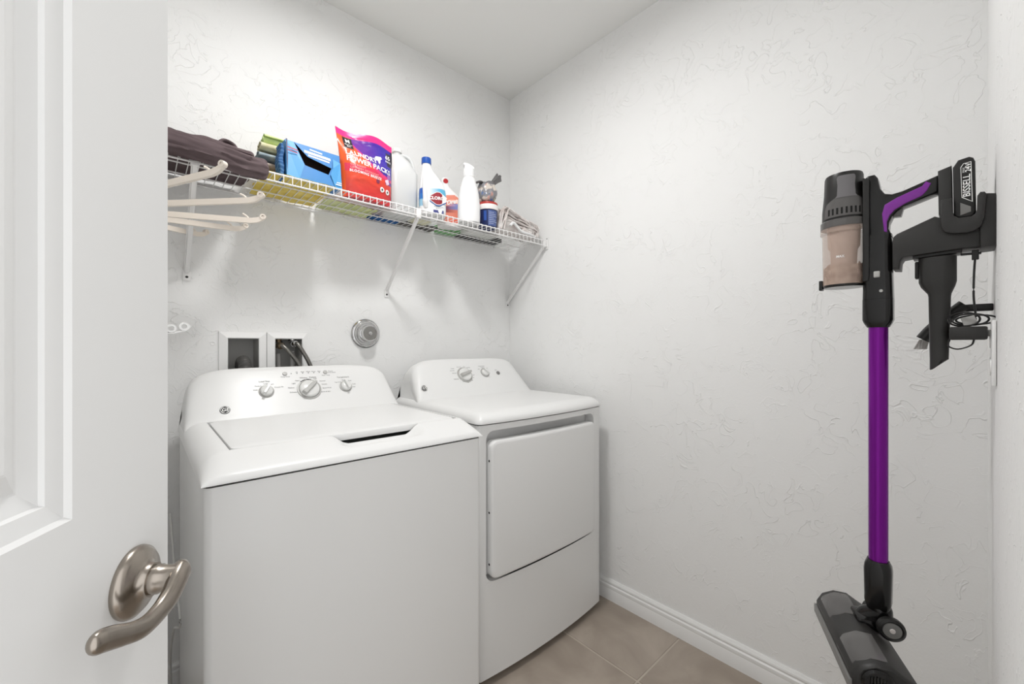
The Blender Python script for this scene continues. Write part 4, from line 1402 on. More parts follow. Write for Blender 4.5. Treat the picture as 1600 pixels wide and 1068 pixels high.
# --- crumpled and flat things lying on the deck, seen from below through the wires
def crumple(name, x0, x1, y0, y1, z0, h, m, label, cat, seed, amp=0.012, n=34):
    bm = B()
    def edge(u, v):
        ex = x0 + (x1 - x0) * u + 0.012 * fbm(v * 4, seed, u * 2) * (1 if u in (0, 1) else 0.6)
        ey = y0 + (y1 - y0) * v + 0.012 * fbm(u * 4, seed + 5, v * 2) * (1 if v in (0, 1) else 0.6)
        return ex, ey
    def top(u, v):
        x, y = edge(u, v)
        k = min(1, 6 * min(u, 1 - u, v, 1 - v)) ** 0.5
        return (x, y, z0 + 0.002 + (h * (0.75 + 0.5 * fbm(x * 16 + seed, y * 16, seed, 3))) * k)
    def bot(u, v):
        x, y = edge(u, v)
        k = min(1, 6 * min(u, 1 - u, v, 1 - v)) ** 0.5
        return (x, y, z0 + 0.002 - 0.0015 * k + 0.0012 * max(-1, min(1, fbm(x * 40, y * 40, seed))))
    us, vs = lin(0, 1, n), lin(0, 1, n)
    a = surf(bm, us, vs, top)
    b = surf(bm, us, vs, bot)
    for i in range(n):
        for p, q in ((a[i][0], a[i + 1][0]), (a[i][n], a[i + 1][n])):
            j = 0 if p is a[i][0] else n
            bm.faces.new((p, q, b[i + 1][j], b[i][j]))
        bm.faces.new((a[0][i], a[0][i + 1], b[0][i + 1], b[0][i]))
        bm.faces.new((a[n][i], a[n][i + 1], b[n][i + 1], b[n][i]))
    bmesh.ops.remove_doubles(bm, verts=bm.verts, dist=1e-6)
    return obj(name, bm, m, None, 60, label=label, cat=cat)

crumple('dusting_cloth', 0.29, 0.510, 1.500, 1.776, DK + 0.0012, 0.006, cloth_mat('mustard_cloth', (244, 224, 136), (226, 200, 98), 18), 'mustard yellow cloth spread on the shelf wires under the carton', 'cloth', 2.0)
crumple('dusting_cloth', 0.520, 0.728, 1.640, 1.776, DK + 0.0012, 0.009, cloth_mat('sage_cloth', (226, 232, 180), (206, 214, 150), 18), 'pale sage green cloth spread on the shelf wires behind the pouch', 'cloth', 6.0)
crumple('dusting_cloth', 0.735, 0.870, 1.728, 1.776, DK + 0.0012, 0.02, cloth_mat('cobalt_cloth', (62, 110, 168), (40, 82, 138), 18), 'cobalt blue cloth on the shelf wires behind the gallon jug', 'cloth', 9.0)
crumple('crumpled_paper', 0.880, 0.985, 1.640, 1.700, DK + 0.0012, 0.02, mat('paper_cream', (226, 224, 196), 0.8), 'crumpled cream paper on the wires behind the bleach bottle', 'paper', 12.0)
crumple('dusting_cloth', 0.875, 1.060, 1.705, 1.776, DK + 0.0012, 0.02, cloth_mat('graphite_cloth', (92, 90, 88), (120, 118, 114), 18), 'graphite gray cloth on the wires against the wall behind the bottles', 'cloth', 15.0)
obj('sponge_pack', bbox(1.072, 1.180, 1.690, 1.770, DK, DK + 0.035, 0.004), mat('pack_green', (112, 176, 108), 0.5), None, 40, label='green sponge pack lying flat against the wall behind the red-capped bottle', cat='pack')
bm = bbox(1.175, 1.36, 1.612, 1.70, DK, DK + 0.03, 0.003)
obj('flat_carton', bm, mat('carton_white', (226, 226, 222), 0.6), None, 40, label='flat white carton lying behind the navy tub', cat='box')
bm = bbox(1.19, 1.46, 1.705, 1.770, DK, DK + 0.025, 0.003)
obj('folder', bm, mat('folder_black', (52, 50, 50), 0.6), None, 40, label='flat black folder lying on the wires against the wall', cat='folder')

# ------------------------------------------------------------------ laundry valve box in the back wall
def build_valve_box():
    t = thing('valve_box', 'white recessed twin laundry valve box set in the wall behind the washer', 'valve box', (0.347, YB, 0.99))
    def frame(x0, x1, ox0, ox1):
        bm = B()
        oz0, oz1 = HZ0 - 0.028, 1.2065
        y = YB - 0.0005
        A = [(ox0, y, oz0), (ox1, y, oz0), (ox1, y, oz1), (ox0, y, oz1)]
        Bq = [(ox0 + 0.001, y - 0.006, oz0 + 0.001), (ox1 - 0.001, y - 0.006, oz0 + 0.001), (ox1 - 0.001, y - 0.006, oz1 - 0.001), (ox0 + 0.001, y - 0.006, oz1 - 0.001)]
        C = [(x0 - 0.003, y - 0.013, HZ0 - 0.003), (x1 + 0.003, y - 0.013, HZ0 - 0.003), (x1 + 0.003, y - 0.013, HZ1 + 0.003), (x0 - 0.003, y - 0.013, HZ1 + 0.003)]
        D = [(x0, y - 0.011, HZ0), (x1, y - 0.011, HZ0), (x1, y - 0.011, HZ1), (x0, y - 0.011, HZ1)]
        E = [(x0 + 0.001, YB + 0.085, HZ0 + 0.001), (x1 - 0.001, YB + 0.085, HZ0 + 0.001), (x1 - 0.001, YB + 0.085, HZ1 - 0.001), (x0 + 0.001, YB + 0.085, HZ1 - 0.001)]
        loft(bm, [A, Bq, C, D], cap=False)
        obj('frame', bm, m_trim, t, 10)
        bm = B()
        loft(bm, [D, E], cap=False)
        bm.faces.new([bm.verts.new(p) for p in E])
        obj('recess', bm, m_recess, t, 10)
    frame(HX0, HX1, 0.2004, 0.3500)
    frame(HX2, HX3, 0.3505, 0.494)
    for x, z in ((0.397, 1.155), (0.4465, 1.163)):
        bm = B()
        lathe(bm, [(0, 0), (0.0115, 0), (0.0115, -0.055), (0, -0.055)], (x, YB + 0.03, z + 0.014), (0, 0, -1), 16)
        lathe(bm, [(0, 0), (0.013, 0), (0.014, 0.008), (0.012, 0.022), (0.010, 0.05), (0, 0.05)], (x, YB - 0.005, z), (0, 1, 0), 16)
        v = obj('valve', bm, m_brass if x < 0.42 else m_chrome, t, 40)
        obj('supply_pipe', tube(B(), [(x, YB + 0.03, z - 0.03), (x, YB + 0.03, HZ0 + 0.002)], 0.008, 12), m_lgray, t)
        obj('valve_handle', bbox(x - 0.014, x + 0.014, YB + 0.022, YB + 0.038, z + 0.012, z + 0.019, 0.002), m_dark, v)
build_valve_box()

def hose(label, pts, r, m, collar):
    t = thing('supply_hose', label, 'hose', pts[-1], None)
    obj('braided_tube', tube(B(), smooth_path(pts, 8), r, 14), m, t, 60)
    d = (Vector(pts[1]) - Vector(pts[0])).normalized()
    obj('coupling', lathe(B(), [(0, -0.004), (r * 1.5, -0.004), (r * 1.6, 0.004), (r * 1.5, 0.012), (r * 1.1, 0.016), (0, 0.016)], pts[0], d, 18), collar, t, 40)
hose('braided steel hose on the brass valve nearer the drain', [(0.397, YB - 0.0105, 1.155), (0.400, YB - 0.028, 1.154), (0.420, YB - 0.040, 1.130), (0.452, YB - 0.046, 1.080), (0.475, YB - 0.05, 1.00), (0.48, YB - 0.05, 0.85)], 0.0078, m_steel, m_brass)
hose('braided steel hose on the chrome valve further from the drain', [(0.4465, YB - 0.0105, 1.163), (0.450, YB - 0.028, 1.163), (0.466, YB - 0.040, 1.135), (0.492, YB - 0.046, 1.080), (0.515, YB - 0.05, 1.00), (0.52, YB - 0.05, 0.85)], 0.0078, m_steel, m_chrome)
bm = B()
pts = smooth_path([(0.275, YB - 0.055, 0.80), (0.275, YB - 0.052, 0.98), (0.275, YB - 0.042, 1.075), (0.275, YB + 0.0, 1.098), (0.275, YB + 0.03, 1.075), (0.275, YB + 0.034, 1.006)], 14)
tube(bm, pts, [0.0195 + 0.0022 * (k % 2) for k in range(len(pts))], 18, up=(1, 0, 0))
obj('drain_hose', bm, mat('drain_hose_gray', (70, 69, 67), 0.5), None, 20, label='dark gray corrugated drain hose hooked into the open recess', cat='hose')

# chrome wall escutcheon
t = thing('wall_escutcheon', 'round stepped chrome escutcheon cap on the wall above the machines', 'escutcheon', (0.734, YB, 1.209))
c = (0.734, YB - 0.0004, 1.209)
obj('flange', lathe(B(), [(0, 0), (0.062, 0), (0.065, 0.003), (0.063, 0.007), (0.056, 0.011), (0.052, 0.011), (0.051, 0.016), (0.047, 0.021), (0.043, 0.021), (0.0425, 0.026), (0.040, 0.030), (0, 0.030)], c, (0, -1, 0), 56), m_chrome, t, 35)
k = obj('cap', lathe(B(), [(0, 0.029), (0.035, 0.029), (0.0355, 0.046), (0.033, 0.050), (0.030, 0.0495), (0, 0.0485)], c, (0, -1, 0), 48), m_chrome, t, 35)
obj('cap_face', lathe(B(), [(0, 0.0495), (0.029, 0.0495), (0.029, 0.0505), (0, 0.051)], c, (0, -1, 0), 40), mat('stippled_metal', (150, 149, 146), 0.5, metal=1.0), k, 35)
obj('cap_screw', lathe(B(), [(0, 0.0505), (0.009, 0.0505), (0.008, 0.054), (0.004, 0.0545), (0.0035, 0.052), (0, 0.052)], c, (0, -1, 0), 24), m_chrome, k, 35)

# ------------------------------------------------------------------ drying rack arms on the left wall
def build_rack():
    P = Vector((-0.130, 1.520, 1.516))
    t = thing('drying_rack', 'cream plastic fold-out drying rack with five fanned arms', 'drying rack', (XL, 1.52, 1.48))
    obj('wall_plate', bbox(XL + 0.0005, XL + 0.012, 1.47, 1.57, 1.44, 1.60, 0.003), m_cream, t, 30)
    obj('bracket', obox(B(), ((XL + P.x) / 2, 1.52, P.z - 0.012), (1, 0, 0), (0, 1, 0), (0, 0, 1), P.x - XL, 0.045, 0.05, 0.006), m_cream, t, 30)
    obj('hub', lathe(B(), [(0, -0.045), (0.026, -0.045), (0.028, -0.04), (0.028, 0.03), (0.022, 0.04), (0, 0.042)], P, seg=28), m_cream, t, 40)
    tips = [(0.140, 1.150, 1.569), (0.2415, 1.280, 1.558), (0.269, 1.400, 1.532), (0.250, 1.560, 1.536), (0.163, 1.735, 1.536)]
    for k, q in enumerate(tips):
        q = Vector(q)
        d = (q - P).normalized()
        s = d.cross(Vector((0, 0, 1))).normalized()
        u = s.cross(d)
        ln = (q - P).length
        bm = B()
        # flat bar, curled tip and a small clip peg
        prof = [(0.012, 0.0), (ln - 0.035, 0.0), (ln - 0.018, 0.003), (ln - 0.006, 0.008), (ln, 0.013)]
        rings = []
        for a, h in prof:
            w, th = 0.0042, 0.0075 if a < ln - 0.01 else 0.006
            rings.append([P + d * a + u * (h - 0.008) + s * (i * w) + u * (j * th) for i, j in ((-1, -1), (1, -1), (1, 1), (-1, 1))])
        loft(bm, rings)
        bmesh.ops.recalc_face_normals(bm, faces=bm.faces)
        cc = P + d * (ln - 0.003) + u * 0.006
        lathe(bm, [(0.0035, -0.0058), (0.008, -0.0058), (0.0085, 0), (0.008, 0.0058), (0.0035, 0.0058), (0.0035, -0.0058)], cc, s, 20, ref=d, cap=False)
        tube(bm, smooth_path([P + d * (ln - 0.040) - u * 0.001, P + d * (ln - 0.045) + u * 0.005, P + d * (ln - 0.054) + u * 0.011], 4), 0.0025, 8)
        obj('arm', bm, m_cream, t, 40)
build_rack()

def build_valet():
    x1, y, z = 0.100, 1.50, 1.200
    t = thing('valet_arm', 'white plastic hanger arm with round holes on the wall below the rack', 'hanger arm', (XL, y, z - 0.03))
    obj('wall_plate', bbox(XL + 0.0005, XL + 0.008, y - 0.02, y + 0.02, z - 0.05, z + 0.05, 0.002), m_trim, t, 30)
    bm = B()
    # scalloped strip of rings
    n = 14
    cs = []
    for k in range(n):
        x = x1 - 0.012 - 0.0285 * k
        cs.append((x, z + (0.010 if k == 0 else 0.004 if k == 1 else 0.0)))
    for x, zz in cs:
        if x < XL + 0.012:
            break
        lathe(bm, [(0.0065, -0.009), (0.012, -0.009), (0.0125, 0), (0.012, 0.009), (0.0065, 0.009), (0.0065, -0.009)], (x, y, zz), (0, 1, 0), 22, cap=False)
    tube(bm, smooth_path([(XL + 0.006, y, z - 0.010), (x1 - 0.08, y, z - 0.011), (x1 - 0.03, y, z - 0.008), (x1 - 0.004, y, z + 0.004), (x1 + 0.002, y, z + 0.014)], 8), 0.009, 10, ry=0.004)
    obj('arm', bm, m_trim, t, 40)
build_valet()

# loose white cord between washer and wall
bm = B()
tube(bm, smooth_path([(0.066, 1.70, 0.62), (0.070, 1.55, 0.50), (0.0745, 1.40, 0.42), (0.070, 1.60, 0.30), (0.066, 1.70, 0.16), (0.070, 1.72, 0.006)], 10), 0.003, 8)
obj('power_cord', bm, mat('cord_white', (214, 213, 210), 0.5), WASHER, 60)

# ------------------------------------------------------------------ wall outlet, adapter, vacuum dock, tools
VX = 1.15
t = thing('outlet_plate', 'white electrical outlet cover plate on the wall behind the black charger', 'outlet', (1.13, YF, 1.07))
obj('plate', bbox(1.095, 1.165, YF + 0.0005, YF + 0.006, 1.085, 1.20, 0.002), m_trim, t, 30)
for z in (1.118, 1.167):
    obj('socket', lathe(B(), [(0, 0), (0.0165, 0), (0.016, 0.0015), (0, 0.0015)], (1.13, YF + 0.006, z), (0, 1, 0), 24), m_trim, t, 30)

t = thing('power_adapter', 'black charger block plugged into the wall outlet with a coiled lead', 'charger', (1.13, 0.0, 1.166))
obj('adapter_body', bbox(1.105, 1.155, YF + 0.010, 0.023, 1.166, 1.190, 0.003), m_char, t, 30)
obj('plug_pins', bbox(1.122, 1.138, YF + 0.0055, YF + 0.011, 1.172, 1.184, 0.001), m_lgray, t, 0)
bm = B()
pts = [(1.14, -0.010, 1.330), (1.14, -0.008, 1.290), (1.14, -0.0075, 1.245), (1.14, -0.010, 1.205), (1.14, -0.004, 1.194)]
tube(bm, smooth_path(pts, 8), 0.0016, 8)
for k in range(3):
    pts = []
    for i in range(25):
        a = 2 * PI * i / 24
        pts.append((1.122 + 0.014 * k + 0.003 * math.sin(2 * a), 0.005 - 0.008 * k + (0.020 + 0.003 * k) * math.cos(a), 1.2035 + (0.0125 - 0.002 * k) * math.sin(a)))
    tube(bm, pts, 0.0016, 6, up=(1, 0, 0), cap=False)
pts = [(1.115, 0.022, 1.168), (1.112, 0.024, 1.155), (1.112, 0.012, 1.149), (1.112, -0.004, 1.156), (1.114, -0.008, 1.167)]
tube(bm, smooth_path(pts, 8), 0.0014, 6)
obj('charger_lead', bm, m_dark, t, 60)
obj('lead_tag', obox(B(), (1.13, -0.002, 1.201), (1, 0, 0), (0, 0.95, -0.3), (0, 0.3, 0.95), 0.003, 0.018, 0.016, 0.001), m_lgray, t, 0)
obj('lead_plug', obox(B(), (1.14, -0.0095, 1.3225), (1, 0, 0), (0, 1, 0), (0, 0, 1), 0.008, 0.009, 0.018, 0.001), m_dark, t, 0)
obj('plug_wings', obox(B(), (1.14, -0.004, 1.3255), (1, 0, 0), (0, 1, 0.04), (0, -0.04, 1), 0.006, 0.026, 0.0045, 0.001), m_dark, t, 0)

def build_dock():
    t = thing('vacuum_dock', 'black wall bracket with curved cradle holding the stick vacuum', 'wall bracket', (VX, YF, 1.33))
    obj('dock_arm', prism_yz(B(), [(0.1015, 1.3097), (0.1020, 1.3616), (0.1000, 1.3740), (0.0950, 1.3791), (0.0420, 1.4020), (0.0180, 1.3880), (-0.0200, 1.3860), (-0.0200, 1.3335), (0.0094, 1.3344), (0.0774, 1.3312), (0.0866, 1.3302), (0.0900, 1.3240), (0.0912, 1.308)], VX - 0.028, VX + 0.028, 0.003), m_char, t, 35)
    obj('wall_base', prism_yz(B(), [(-0.0215, 1.4273), (YF + 0.0005, 1.424), (YF + 0.0005, 1.3320), (-0.0155, 1.3315), (-0.014, 1.3856)], VX - 0.034, VX + 0.034, 0.002), m_char, t, 35)
    obj('cradle', prism_yz(B(), [(0.0340, 1.4281), (0.0340, 1.3830), (0.0320, 1.3730), (0.027, 1.3656), (0.018, 1.3620), (0.000, 1.3600), (-0.010, 1.3625), (-0.0170, 1.3700), (-0.0205, 1.3841), (-0.0228, 1.4240), (-0.0205, 1.4290), (-0.0153, 1.4300), (-0.0116, 1.4241), (-0.0110, 1.3985), (-0.0090, 1.3925), (-0.0047, 1.3890), (0.0109, 1.3900), (0.0165, 1.3950), (0.0181, 1.4027), (0.0192, 1.4281)], VX - 0.040, VX - 0.033, 0.0025), m_char, t, 35)
    obj('tool_clip', prism_yz(B(), [(0.0725, 1.3325), (0.0725, 1.3265), (0.007, 1.3290), (0.007, 1.3355)], VX - 0.022, VX + 0.022, 0.001), m_dark, t, 30)
build_dock()

def build_crevice():
    t = thing('crevice_tool', 'black crevice tool hanging nozzle down under the vacuum bracket', 'vacuum tool', (VX - 0.002, 0.037, 1.108))
    z0 = 1.3255
    bm = B()
    rows = [(z0, 0.0135, 0.0655, 0.025), (1.2790, 0.0135, 0.0650, 0.025), (1.2700, 0.0155, 0.0620, 0.023), (1.2560, 0.0205, 0.0525, 0.020), (1.2500, 0.0212, 0.0515, 0.019), (1.1290, 0.0242, 0.0498, 0.013)]
    rings = []
    for z, y0, y1, hx in rows:
        rings.append([(VX + x, y, z) for x, y in rrect(hx * 2, y1 - y0, min(hx, (y1 - y0) / 2) * 0.75, 5, 0, (y0 + y1) / 2)])
    # slanted mouth with a small notch
    z, y0, y1, hx = rows[-1]
    rings.append([(VX + x, y, 1.1290 - 0.021 * smoothstep(y0, y1, y) + (0.006 if abs(y - 0.0367) < 0.003 else 0)) for x, y in rrect(hx * 2, y1 - y0, hx * 0.75, 5, 0, (y0 + y1) / 2)])
    loft(bm, rings)
    obj('nozzle', bm, m_char, t, 35)
    obj('latch', bbox(VX - 0.008, VX + 0.008, 0.0645, 0.0705, 1.288, 1.322, 0.002), m_dark, t, 30)
build_crevice()

def build_brush():
    t = thing('brush_tool', 'black dusting brush tool clipped behind the crevice tool', 'vacuum tool', (1.20, 0.04, 1.155))
    X = 1.205
    bm = B()
    pts = [(X, 0.004, 1.236), (X, 0.018, 1.222), (X, 0.034, 1.205), (X, 0.050, 1.186), (X, 0.062, 1.168)]
    tube(bm, smooth_path(pts, 5), [0.011] * 8 + [0.012] * 13, 14, ry=[0.017] * 8 + [0.019] * 13, up=(1, 0, 0))
    obj('brush_body', bm, m_char, t, 50)
    bm = B()
    random.seed(3)
    for k in range(40):
        a = Vector((X + random.uniform(-0.016, 0.016), 0.060 + random.uniform(-0.008, 0.008), 1.168))
        tube(bm, [a, a + Vector((random.uniform(-0.003, 0.003), 0.006 + random.uniform(-0.003, 0.003), -0.020))], 0.0007, 4)
    obj('bristles', bm, mat('bristle_pale', (196, 194, 190), 0.8), t, 0, kind='stuff')
    obj('hang_arm', bbox(X - 0.006, X + 0.006, YF + 0.0008, 0.010, 1.222, 1.236, 0.002), m_dark, t, 30)
build_brush()

# ------------------------------------------------------------------ stick vacuum
def build_vacuum():
    t = thing('stick_vacuum', 'black stick vacuum with purple tube and smoky dust cup on its bracket', 'vacuum cleaner', (VX, 0.126, 0.53))
    TY = 0.1258
    obj('wand_tube', lathe(B(), [(0, 0.690), (0.0160, 0.690), (0.0160, 1.200), (0, 1.200)], (VX, TY, 0), seg=40), m_purple, t, 40)
    # wand connector below the hand unit
    def ring(z, w, d, k=0.6, cy=TY):
        return [(VX + x, y, z) for x, y in rrect(d, w, min(w, d) / 2 * k, 5, 0, cy)]
    bm = B()
    loft(bm, [ring(1.1935, 0.036, 0.036, 0.9), ring(1.2020, 0.044, 0.044), ring(1.2090, 0.0485, 0.047, 0.5), ring(1.252, 0.0485, 0.047, 0.5)], )
    obj('wand_coupling', bm, m_black, t, 35)
    bm = B()
    loft(bm, [ring(1.2525, 0.048, 0.046, 0.5), ring(1.300, 0.046, 0.046, 0.5), ring(1.385, 0.044, 0.044, 0.5)])
    obj('neck', bm, m_black, t, 35)
    obj('seam', lathe(B(), [(0, 0), (0.0030, 0), (0.0026, 0.0006), (0, 0.0006)], (VX - 0.0232, 0.119, 1.268), (-1, 0, 0), 14), m_lgray, t)
    obj('release_button', bbox(VX - 0.0262, VX - 0.0215, 0.1205, 0.1305, 1.2960, 1.3090, 0.0018, 3), m_lgray, t, 40)
    # spine and handle
    obj('handle_body', prism_yz(B(), [(0.1250, 1.5040), (0.1210, 1.4800), (0.1140, 1.4680), (0.1030, 1.4640), (0.0877, 1.4660), (0.0370, 1.4830), (0.0370, 1.4500), (0.0859, 1.4350), (0.0960, 1.4280), (0.1030, 1.4190), (0.1075, 1.4080), (0.1085, 1.3950), (0.1050, 1.3850), (0.1030, 1.3780), (0.1440, 1.3780), (0.1470, 1.4800), (0.1440, 1.5090), (0.1400, 1.5120), (0.1300, 1.5120)], VX - 0.0175, VX + 0.0175, 0.004, 3), m_black, t, 40)
    obj('grip_inlay', prism_yz(B(), [(0.0543, 1.4745), (0.0596, 1.4670), (0.0959, 1.4540), (0.1140, 1.4440), (0.1180, 1.4260), (0.1150, 1.3900), (0.1100, 1.3870), (0.1105, 1.4090), (0.1060, 1.4210), (0.0990, 1.4300), (0.0847, 1.4385), (0.0600, 1.4480), (0.0530, 1.4560), (0.0470, 1.4690)], VX - 0.0192, VX + 0.0192, 0.0012), m_purpleplastic, t, 35)
    obj('trigger', prism_yz(B(), [(0.1070, 1.4200), (0.0985, 1.4310), (0.0900, 1.4370), (0.0865, 1.4350), (0.0905, 1.4185), (0.0990, 1.4190)], VX - 0.009, VX + 0.009, 0.001), m_smoke, t, 35)
    obj('spine', prism_yz(B(), [(0.1480, 1.2900), (0.1390, 1.2900), (0.1370, 1.3000), (0.1370, 1.5020), (0.1480, 1.5080)], VX - 0.026, VX + 0.026, 0.002), m_dark, t, 35)
    # motor head and dust cup
    CY, RC = 0.1830, 0.0375
    bm = lathe(B(), [(0, 1.4280), (RC * 1.03, 1.4280), (RC * 1.02, 1.4500), (RC * 0.93, 1.4900), (RC * 0.90, 1.5240), (RC * 0.86, 1.5290), (RC * 0.6, 1.5310), (0, 1.5310)], (VX, CY, 0), seg=48)
    mh = obj('motor_housing', bm, m_dark, t, 35)
    def sector(name, rows, m, parent, off):
        """rows: (z, angle half width); patch on the side seen from the room"""
        bm = B()
        a_c = R(196)
        rr = []
        for z, hw in rows:
            s = (z - 1.428) / 0.1
            rad = RC * (1.03 - 0.13 * smoothstep(0.15, 0.75, s)) + off
            rr.append([bm.verts.new((VX + rad * math.cos(a_c + hw * (k / 8 - 1)), CY + rad * math.sin(a_c + hw * (k / 8 - 1)), z)) for k in range(17)])
        for p, q in zip(rr, rr[1:]):
            for k in range(16):
                bm.faces.new((p[k], p[k + 1], q[k + 1], q[k]))
        return obj(name, bm, m, parent, 60)
    sector('vent_panel', [(1.4330, 1.12), (1.4520, 1.10), (1.4640, 1.00), (1.4690, 0.78), (1.4740, 0.55), (1.4780, 0.44)], m_smoke, mh, 0.0015)
    sector('air_window', [(1.4730, 0.50), (1.4780, 0.43), (1.5000, 0.42), (1.5150, 0.46), (1.5190, 0.42), (1.5205, 0.36)], mat('air_window_gray', (112, 110, 112), 0.18), mh, 0.0021)
    for k in range(9):
        a = R(196) + (k - 4) * 0.20
        rad = RC * 1.02 + 0.0014
        c = Vector((VX + rad * math.cos(a), CY + rad * math.sin(a), 1.4445))
        obj('vent_slot', obox(B(), c, (math.cos(a), math.sin(a), 0), (-math.sin(a), math.cos(a), 0), (0, 0, 1), 0.0016, 0.0034, 0.0135), m_shadowgap, mh, 0)
    obj('cup_collar', lathe(B(), [(0, 1.4130), (RC * 1.10, 1.4130), (RC * 1.10, 1.4270), (RC * 1.05, 1.4290), (0, 1.4290)], (VX, CY, 0), seg=48), m_smoke, t, 35)
    m_cup = mat('smoky_clear_plastic', (206, 182, 168), 0.08, alpha=0.42)
    bm = lathe(B(), [(RC * 1.11, 1.4120), (RC * 1.11, 1.4020), (RC * 1.02, 1.3990), (RC * 0.98, 1.2900), (RC * 0.99, 1.2870)], (VX, CY, 0), seg=48, cap=False)
    cup = obj('dust_cup', bm, m_cup, t, 35)
    obj('cyclone_cone', lathe(B(), [(0, 1.4125), (0.029, 1.4125), (0.028, 1.372), (0.024, 1.366), (0.021, 1.300), (0, 1.300)], (VX, CY, 0), seg=32), mat('cyclone_tan', (208, 188, 176), 0.35), cup, 40)
    bm = B()
    def dust(u, v):
        a = 2 * PI * u
        r = (RC * 0.95) * min(1, v * 1.05)
        return (VX + r * math.cos(a), CY + r * math.sin(a), 1.292 + 0.040 + 0.018 * fbm(math.cos(a) * v * 2, math.sin(a) * v * 2, 4.0) - 0.012 * (1 - v))
    us = lin(0, 1, 32)[:-1]
    vs = lin(0.02, 1, 10)
    g = surf(bm, us, vs, dust, closed_u=True)
    low = [bm.verts.new((VX + RC * 0.95 * math.cos(2 * PI * u), CY + RC * 0.95 * math.sin(2 * PI * u), 1.2885)) for u in us]
    for i in range(len(us)):
        j = (i + 1) % len(us)
        bm.faces.new((g[i][-1], g[j][-1], low[j], low[i]))
    bm.faces.new(low)
    md = mat('dust', (170, 148, 134), 1.0, spec=0)
    add_mottle(md, (136, 112, 100), (196, 176, 160), 60, 3)
    obj('dust_fill', bm, md, cup, 60)
    obj('cup_base', lathe(B(), [(0, 1.2830), (RC * 0.96, 1.2830), (RC * 1.0, 1.2850), (RC * 1.0, 1.2885), (0, 1.2885)], (VX, CY, 0), seg=48), m_black, t, 35)
    obj('cup_latch', bbox(VX - 0.008, VX + 0.008, CY + RC - 0.001, CY + RC + 0.006, 1.2800, 1.3020, 0.0015), m_black, t, 30)
    fn = lambda x, z: Vector((VX - (RC * 1.0 + 0.0006) * math.cos(x / RC), CY - (RC * 1.0 + 0.0006) * math.sin(x / RC), z))
    letters('max_mark', [('MAX', 0.0065, 0.0, 1.3470, dict(bold=0.0001)), ('_____', 0.006, 0.0, 1.3470, {})], fn, m_white, cup)
    # battery
    obj('battery_mount', prism_yz(B(), [(0.0380, 1.4880), (0.0200, 1.4930), (0.0186, 1.4080), (0.0220, 1.3985), (0.0330, 1.4000), (0.0370, 1.4050)], VX - 0.024, VX + 0.024, 0.002), m_char, t, 35)
    bt = obj('battery', prism_yz(B(), [(0.0185, 1.4860), (0.0118, 1.4980), (-0.0020, 1.5000), (-0.0070, 1.4965), (-0.0094, 1.4890), (-0.0104, 1.3990), (-0.0060, 1.3905), (0.0118, 1.3915), (0.0174, 1.3976)], VX - 0.0315, VX + 0.0315, 0.003), m_dark, t, 35)
    xf = VX - 0.0315
    bm = B()
    oq = [(0.0088, 1.4830), (0.0054, 1.4890), (-0.0045, 1.4900), (-0.0062, 1.4160), (0.0074, 1.4270)]
    cy = sum(p[0] for p in oq) / 5
    cz = sum(p[1] for p in oq) / 5
    iq = [(y + (cy - y) * 0.12, z + (cz - z) * 0.035) for y, z in oq]
    a = [bm.verts.new((xf - 0.0006, y, z)) for y, z in oq]
    b = [bm.verts.new((xf - 0.0006, y, z)) for y, z in iq]
    for i in range(5):
        bm.faces.new((a[i], a[(i + 1) % 5], b[(i + 1) % 5], b[i]))
    obj('battery_outline', bm, m_white, bt, 0)
    # lettering reads upwards
    up = lambda x, y: Vector((xf - 0.0007, 0.0008 + y * 1.0, 1.430 + x))
    letters('battery_lettering', [('BISSELL', 0.0128, -0.0030, 0.0, dict(align='LEFT', bold=0.0002)), ('24V', 0.0100, 0.0420, -0.0016, dict(align='LEFT', bold=0.0002)), ('MAX', 0.0045, 0.0420, 0.0040, dict(align='LEFT'))], up, m_white, bt)
    bm = B()
    bm.faces.new([bm.verts.new((xf - 0.0006, y, z)) for y, z in ((0.0090, 1.4180), (0.0090, 1.3950), (-0.0040, 1.3990), (-0.0040, 1.4080))])
    obj('battery_catch', bm, m_gray, bt, 0)
    # foot connector
    bm = B()
    loft(bm, [ring(0.7060, 0.036, 0.036, 0.95), ring(0.6960, 0.0430, 0.043, 0.7), ring(0.6860, 0.0450, 0.045, 0.6), ring(0.6200, 0.0430, 0.043, 0.6), ring(0.6050, 0.036, 0.036, 0.6)])
    obj('foot_coupling', bm, m_black, t, 35)
    # floor head: lies level, turned to the wand
    ax = Vector((0.9155, 0.4023, 0)).normalized()
    ay = Vector((-ax.y, ax.x, 0))
    hc = Vector((1.108, 0.146, 0.545))
    H = lambda a, b, c: hc + ax * a + ay * b + Vector((0, 0, c))
    prof = [(-0.050, -0.026), (-0.046, -0.030), (0.046, -0.030), (0.052, -0.022), (0.052, 0.004), (0.042, 0.022), (0.020, 0.034), (-0.006, 0.034), (-0.024, 0.022), (-0.044, 0.010), (-0.050, 0.000)]
    bm = B()
    rings = []
    for a, k in ((-0.128, 0.86), (-0.124, 0.95), (-0.118, 1.0), (0.118, 1.0), (0.124, 0.95), (0.128, 0.86)):
        rings.append([H(a, y * k, z * k) for y, z in prof])
    loft(bm, rings)
    hd = obj('floor_head', bm, m_char, t, 35)
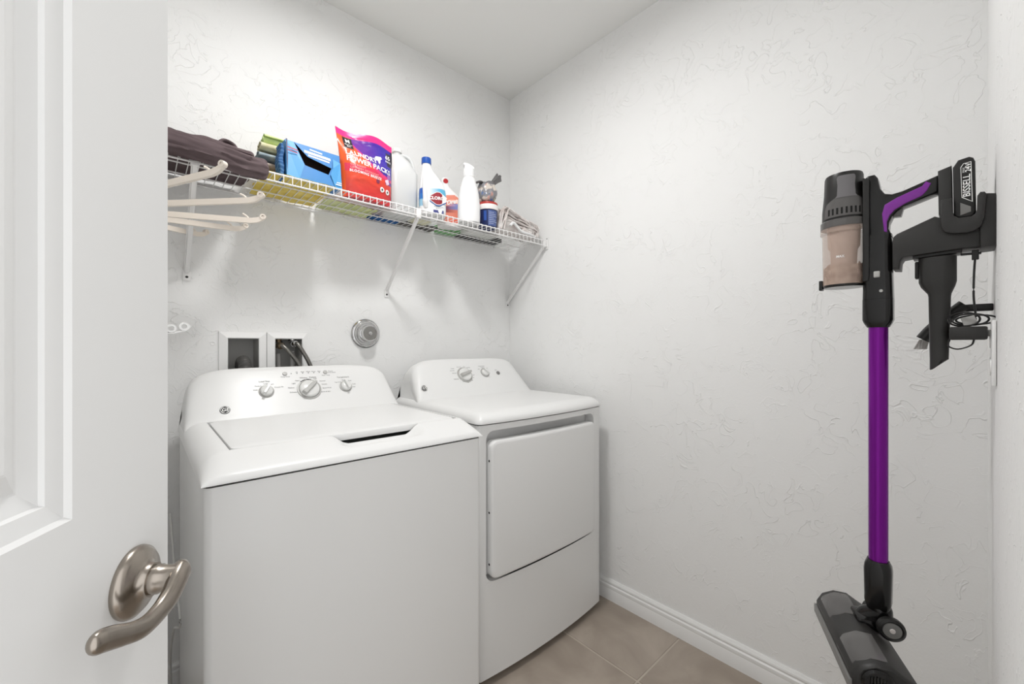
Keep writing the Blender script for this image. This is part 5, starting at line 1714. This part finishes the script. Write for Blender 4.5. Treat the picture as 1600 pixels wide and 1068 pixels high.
    # raised windows either side of the swivel
    for a0, a1 in ((-0.112, -0.030), (0.030, 0.112)):
        bm = B()
        rings = []
        for a, k in ((a0, 1.0), (a0 + 0.004, 1.045), (a1 - 0.004, 1.045), (a1, 1.0)):
            rings.append([H(a, y * k, z * k) for y, z in ((0.050, 0.002), (0.040, 0.0225), (0.020, 0.0345), (-0.004, 0.0345), (-0.004, 0.028), (0.03, 0.0))])
        loft(bm, rings)
        obj('roller_cover', bm, m_smoke if a0 < 0 else m_smoke, hd, 30)
    obj('front_bumper', obox(B(), H(0, 0.053, -0.016), ax, ay, (0, 0, 1), 0.246, 0.006, 0.020, 0.002), m_gray, hd, 30)
    obj('end_cap', lathe(B(), [(0, 0), (0.024, 0), (0.025, 0.003), (0.021, 0.006), (0.010, 0.004), (0, 0.004)], H(-0.127, 0.014, 0.002), -ax, 28), m_black, hd, 35)
    for k in range(6):
        obj('cap_rib', obox(B(), H(-0.1325, 0.003 + 0.0045 * k, 0.002), ax, ay, (0, 0, 1), 0.002, 0.0014, 0.026 - 0.002 * abs(k - 2.5)), m_char, hd, 0)
    # swivel yoke and wheels
    bm = B()
    tube(bm, smooth_path([Vector((VX, TY, 0.612)), Vector((VX - 0.002, TY - 0.004, 0.597)), H(0.035, -0.018, 0.036), H(0.030, -0.006, 0.020)], 6), 0.019, 18, up=(1, 0, 0))
    obox(bm, H(0.030, -0.014, 0.030), ax, ay, (0, 0, 1), 0.052, 0.040, 0.026, 0.006)
    obj('swivel', bm, m_black, t, 40)
    for s in (-1, 1):
        ctr = H(0.030 + s * 0.030, -0.040, 0.038) if s > 0 else H(-0.006, -0.044, 0.040)
        w = obj('wheel', lathe(B(), [(0, -0.008), (0.018, -0.008), (0.0225, -0.005), (0.0235, 0), (0.0225, 0.005), (0.018, 0.008), (0.0165, 0.0065), (0, 0.0065)], ctr, -ax, 36), m_dark, t, 35)
        obj('wheel_disc', lathe(B(), [(0, 0.0063), (0.0155, 0.0063), (0.015, 0.0075), (0.0052, 0.0078), (0, 0.0078)], ctr, -ax, 30), m_gray, w, 35)
        obj('axle_cap', lathe(B(), [(0, 0.0076), (0.0048, 0.0076), (0.0042, 0.0092), (0, 0.0095)], ctr, -ax, 18), mat('axle_white', (214, 208, 204), 0.4), w, 35)
build_vacuum()
